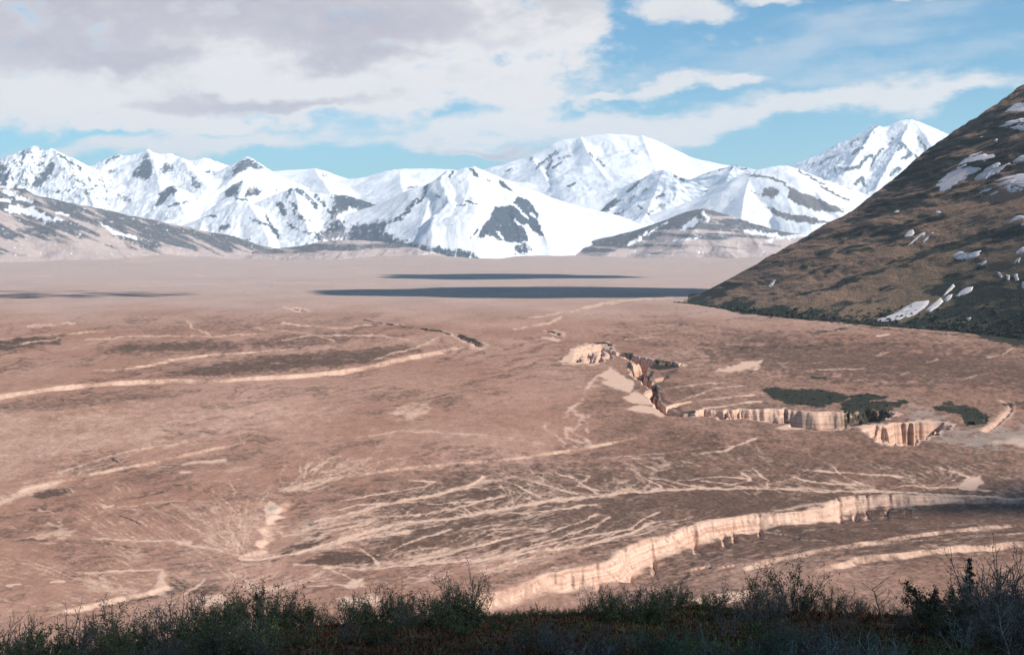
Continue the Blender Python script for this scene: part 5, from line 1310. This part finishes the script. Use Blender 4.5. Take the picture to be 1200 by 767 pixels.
row(['leafy', 'leafy', 'bare', 'dense'], -50, 330, 13, 27, 36, 0.40, 1.18, 'along the left end of the brow')
row(['leafy', 'dense', 'leafy', 'bare'], 330, 560, 13, 29, 35, 0.31, 1.01, 'along the brow left of centre')
row(['dense', 'leafy', 'dense'], 560, 700, 11, 31, 36, 0.22, 0.38, 'along the brow under the pale bank')
row(['leafy', 'bare', 'dense'], 690, 800, 13, 30, 35, 0.28, 0.84, 'on the brow mound under the pale bank')
row(['leafy', 'bare', 'dense', 'bare'], 800, 1010, 13, 29, 35, 0.22, 0.78, 'along the brow right of centre')
row(['bare', 'leafy', 'bare'], 1010, 1145, 12, 29, 34, 0.3, 0.5, 'along the brow round the little spruce')
row(['bare', 'leafy', 'bare'], 1150, 1260, 13, 28, 34, 0.37, 1.12, 'along the right end of the brow')
row(['leafy', 'dense', 'bare', 'green'], -40, 350, 19, 21, 28, 0.45, 0.75, 'on the slope at lower left')
row(['leafy', 'bare', 'grey'], -40, 260, 30, 15.5, 19, 0.35, 0.6, 'nearest the viewer at lower left')
row(['bare', 'leafy', 'grey'], 590, 770, 22, 17, 23, 0.35, 0.6, 'in the clump left of the green shrubs')
row(['green', 'green', 'leafy', 'grey'], 780, 910, 17, 16, 18.5, 0.35, 0.55, 'among the fresh green shrubs at the bottom')
row(['grey', 'grey', 'bare'], 915, 1050, 17, 15.6, 18, 0.35, 0.6, 'in the pale twigged thicket at the bottom edge')
row(['green', 'dense', 'leafy'], 1060, 1240, 22, 16, 20, 0.25, 0.45, 'at the lower right edge')
row(['dense', 'bare', 'leafy'], 380, 590, 34, 24, 30, 0.3, 0.5, 'on the heath left of centre')
row(['bare', 'dense', 'bare'], 820, 1050, 28, 23, 28, 0.3, 0.5, 'on the heath right of centre')
row(['bare', 'leafy', 'grey', 'dense'], 1110, 1260, 13, 22, 29, 0.7, 1.15, 'in the tall thicket at far right')
for px, d, h, k, lab in ((542, 31, 1.25, 'bare', 'tallest leafless willow left of the pale bank'), (520, 31.5, 0.95, 'bare', 'shorter leafless willow beside the tallest one left of the pale bank'),
                         (500, 31, 0.8, 'leafy', 'leafy willow standing left of the two tall bare willows'), (552, 30, 0.95, 'leafy', 'dark willow tight against the right of the tallest bare willow'),
                         (882, 31, 0.95, 'leafy', 'tall dark willow left of its pair in front of the pale scarps'), (932, 31, 1.15, 'leafy', 'tallest dark willow in front of the pale scarps'),
                         (768, 31, 0.85, 'leafy', 'dark willow at the right end of the brow mound'), (722, 31, 0.8, 'dense', 'broad dark shrub on top of the brow mound'),
                         (905, 30, 0.8, 'bare', 'leafless shrub between the two tall dark willows'),
                         (1160, 27, 1.55, 'bare', 'tall leafless willow right of the little spruce'), (1184, 26, 1.6, 'bare', 'tall leafless willow with spreading top by the right edge'), (1205, 27, 1.7, 'bare', 'tallest leafless willow cut off by the right edge'),
                         (22, 30, 0.95, 'bare', 'tall leafless willow at the left edge of the brow'), (150, 29, 0.85, 'dense', 'thick dark shrub right of the pale scarp at lower left')):
    plant(k, px, d, h, lab, None, 1.0)

# low alder and willow scrub far out on the valley floor and along the foot of the hill: one mass each
def thicket(name, spots, size, seed, label):
    r = np.random.default_rng(seed); n = len(spots); V0, F0 = ico_low
    k = len(V0); sc = size * r.lognormal(0, 0.45, n); P = np.repeat(V0[None], n, 0) * (1 + 0.45 * r.standard_normal((n, k, 1)))
    P = P * np.stack([sc * r.uniform(0.8, 1.6, n), sc * r.uniform(0.8, 1.6, n), sc * r.uniform(0.6, 1.1, n)], -1)[:, None, :]
    P = P + spots[:, None, :] + np.array([0, 0, 0.25 * size])
    F = (F0[None] + (np.arange(n) * k)[:, None, None]).reshape(-1, 3)
    me = mesh_np(name, P.reshape(-1, 3), F, False)
    return tag(link(name, me, M_SCRUB), label, 'scrub', kind='stuff')


M_SCRUB = simple_mat('far_scrub', (0.014, 0.024, 0.020), (0.044, 0.052, 0.034), 0.2, 0.95)
ico_low = ico(1)
thicket('valley_scrub', SCRUB_SPOTS, 0.5, 3, 'dark green scrub in patches beside the main gully')
_w = np.clip((0.16 - np.broadcast_to(H_t[:, None], H_x.shape)) / 0.16, 0, 1) ** 1.5 * (H_x > 200)
_pk = np.random.default_rng(4).random(H_x.shape) < 0.10 * _w
thicket('hillside_scrub', np.stack([H_x[_pk], H_y[_pk], H_z[_pk]], -1), 1.5, 5, 'dark green alder scrub along the foot of the hill')

# round dark evergreen bush and the little spruce
bush = make_shrub('evergreen_bush', 900, 1.0, 1.5, 26, 5200, M_NEEDLE, base=0.35, leaf_len=0.07)
x = (1096 - 600) / FPX * 30; bush.location = (x, 30, slope_z(x, 30)); bush.scale = (0.8, 0.8, 0.86)
tag(bush, 'round nearly black evergreen bush left of the little spruce', 'bush')


def make_spruce():
    r = random.Random(77); Tm, Nd = MB(), MB(); h = 1.45
    Tm.tube([Vector((0, 0, -0.1)), Vector((0.01, 0, h * 0.5)), Vector((0.0, 0.01, h))], 0.028, 0.006, 6)
    z = 0.12
    while z < h:
        R_ = 0.40 * (1 - z / h) ** 1.05 + 0.012
        for k in range(7):
            a = r.uniform(0, 6.28); d = Vector((math.cos(a), math.sin(a), -0.15 + 0.5 * z / h)).normalized()
            p0 = Vector((0, 0, z)); pts, _ = grow(r, p0, d, R_ * r.uniform(0.7, 1.15), 3, 0.08, 0.05); Tm.tube(pts, 0.007, 0.003)
            for _ in range(int(8 + 20 * (1 - z / h))):
                t = r.random() ** 0.7; q = p0.lerp(pts[-1], t)
                Nd.leaf(q + rvec(r, 0.01), (d * 0.6 + rvec(r, 0.6)).normalized(), 0.055, 0.012, rvec(r).normalized())
        z += 0.085
    for _ in range(16):
        Nd.leaf(Vector((0, 0, h - r.random() * 0.2)), (Vector((0, 0, 1.0)) + rvec(r, 0.35)).normalized(), 0.045, 0.008, rvec(r).normalized())
    root = empty('spruce_tree', (0, 0, 0)); link('trunk', Tm.mesh('trunk'), M_BARK, root); link('crown', Nd.mesh('crown', False), M_NEEDLE, root); return root


sp = make_spruce(); x = (1136 - 600) / FPX * 30.5; sp.location = (x, 30.5, slope_z(x, 30.5)); sp.scale = (1.1, 1.1, 1.08)
tag(sp, 'little dark pointed spruce standing above the shrubs at right', 'spruce tree')


def make_sapling(seed, h, mat, name, label, px, d, forks=5, lean=0.2, r0=0.02):
    r = random.Random(seed); S, T = MB(), MB()
    dr = Vector((lean, 0.05, 1)).normalized(); pts, e = grow(r, Vector((0, 0, -0.1)), dr, h, 7, 0.12, 0.02); S.tube(pts, r0, r0 * 0.3, 5)
    for k in range(2, 8):
        for _ in range(r.choice((1, 2))):
            d2 = (Vector((r.choice((-1, 1)) * r.uniform(0.5, 1.1), r.uniform(-0.6, 0.6), r.uniform(0.4, 1.0)))).normalized()
            p2, e2 = grow(r, pts[k - 1].lerp(pts[k], r.random()), d2, h * r.uniform(0.25, 0.5), 4, 0.16, 0.06); T.tube(p2, r0 * 0.42, r0 * 0.16, 4)
            for _3 in range(3):
                p3, _e = grow(r, p2[r.choice((2, 3, 4))], (e2 + rvec(r, 0.5)).normalized(), h * r.uniform(0.08, 0.2), 2, 0.2, 0.05); T.tube(p3, r0 * 0.2, r0 * 0.1)
    root = empty(name, (0, 0, 0)); link('trunk', S.mesh('trunk'), mat, root); link('branch', T.mesh('branch'), mat, root)
    x = (px - 600) / FPX * d; root.location = (x, d, slope_z(x, d)); tag(root, label, 'sapling'); return root


make_sapling(11, 0.95, M_BARK, 'bare_sapling', 'dark forked bare sapling standing alone left of the round bush', 1036, 29, lean=-0.1, r0=0.022)
make_sapling(12, 0.85, M_PALE, 'bare_sapling', 'pale grey dead sapling in front of the tall thicket at right', 1184, 23, lean=0.1, r0=0.018)
make_sapling(13, 0.5, M_PALE, 'bare_sapling', 'bent pale dead stem in the lower left corner', 42, 17.5, lean=-0.4, r0=0.012)
make_sapling(14, 0.45, M_PALE, 'bare_sapling', 'pale forked dead stem in the clump right of centre bottom', 704, 18, lean=0.3, r0=0.011)
make_sapling(15, 0.5, M_PALE, 'bare_sapling', 'pale leaning dead stem over the pale twigged thicket', 988, 16.5, lean=-0.5, r0=0.010)
make_sapling(16, 0.45, M_PALE, 'bare_sapling', 'thin pale dead stem beside the fresh green shrubs', 808, 17, lean=-0.2, r0=0.008)


def cover(name, n, seed, d0, d1, mat, hgt, wid, zone_f, label, cat, tuft=5):
    r = random.Random(seed); B = MB(); k = 0
    while k < n:
        d = math.sqrt(r.uniform(d0 * d0, d1 * d1)); px = r.uniform(-150, 1350)
        if r.random() > zone_f(px, HOR + (EYE - slope_z((px - 600) / FPX * d, d)) / d * FPX):
            k += 0.2; continue
        x = (px - 600) / FPX * d; z = slope_z(x, d); k += 1
        for _ in range(tuft):
            p = Vector((x + r.gauss(0, 0.06), d + r.gauss(0, 0.06), z - 0.01))
            B.leaf(p, (Vector((0, 0, 1)) + rvec(r, 0.55)).normalized(), hgt * r.uniform(0.5, 1.3), wid, rvec(r).normalized())
    return tag(link(name, B.mesh(name, False), mat), label, cat, kind='stuff')


cover('heath', 9000, 31, 10, 37, M_HEATH, 0.10, 0.022, lambda px, py: 0.9, 'red brown dwarf heath covering the shaded slope between shrubs', 'heath', 6)
cover('moss', 3600, 32, 10, 37, M_LEAF, 0.09, 0.02, lambda px, py: 0.9 if (px < 380 or 640 < px < 900 and py < 735 or px > 1040) else 0.25, 'dark green moss and crowberry in patches on the shaded slope', 'moss', 6)
cover('grass', 2600, 33, 10, 36, M_FRESH, 0.16, 0.006, lambda px, py: 0.9 if (px < 330 or 720 < px < 930 or px > 1080) else 0.12, 'thin green grass in patches on the shaded slope', 'grass', 6)


# ================================================================== RENDER SETTINGS
SC.view_settings.view_transform = 'Standard'; SC.view_settings.look = 'None'
SC.view_settings.exposure = 0.22; SC.view_settings.gamma = 1.0; SC.view_settings.use_curve_mapping = False
SC.cycles.use_denoising = True
SC.cycles.max_bounces = 6; SC.cycles.diffuse_bounces = 3; SC.cycles.volume_bounces = 1; SC.cycles.transparent_max_bounces = 8
SC.cycles.sample_clamp_indirect = 6.0
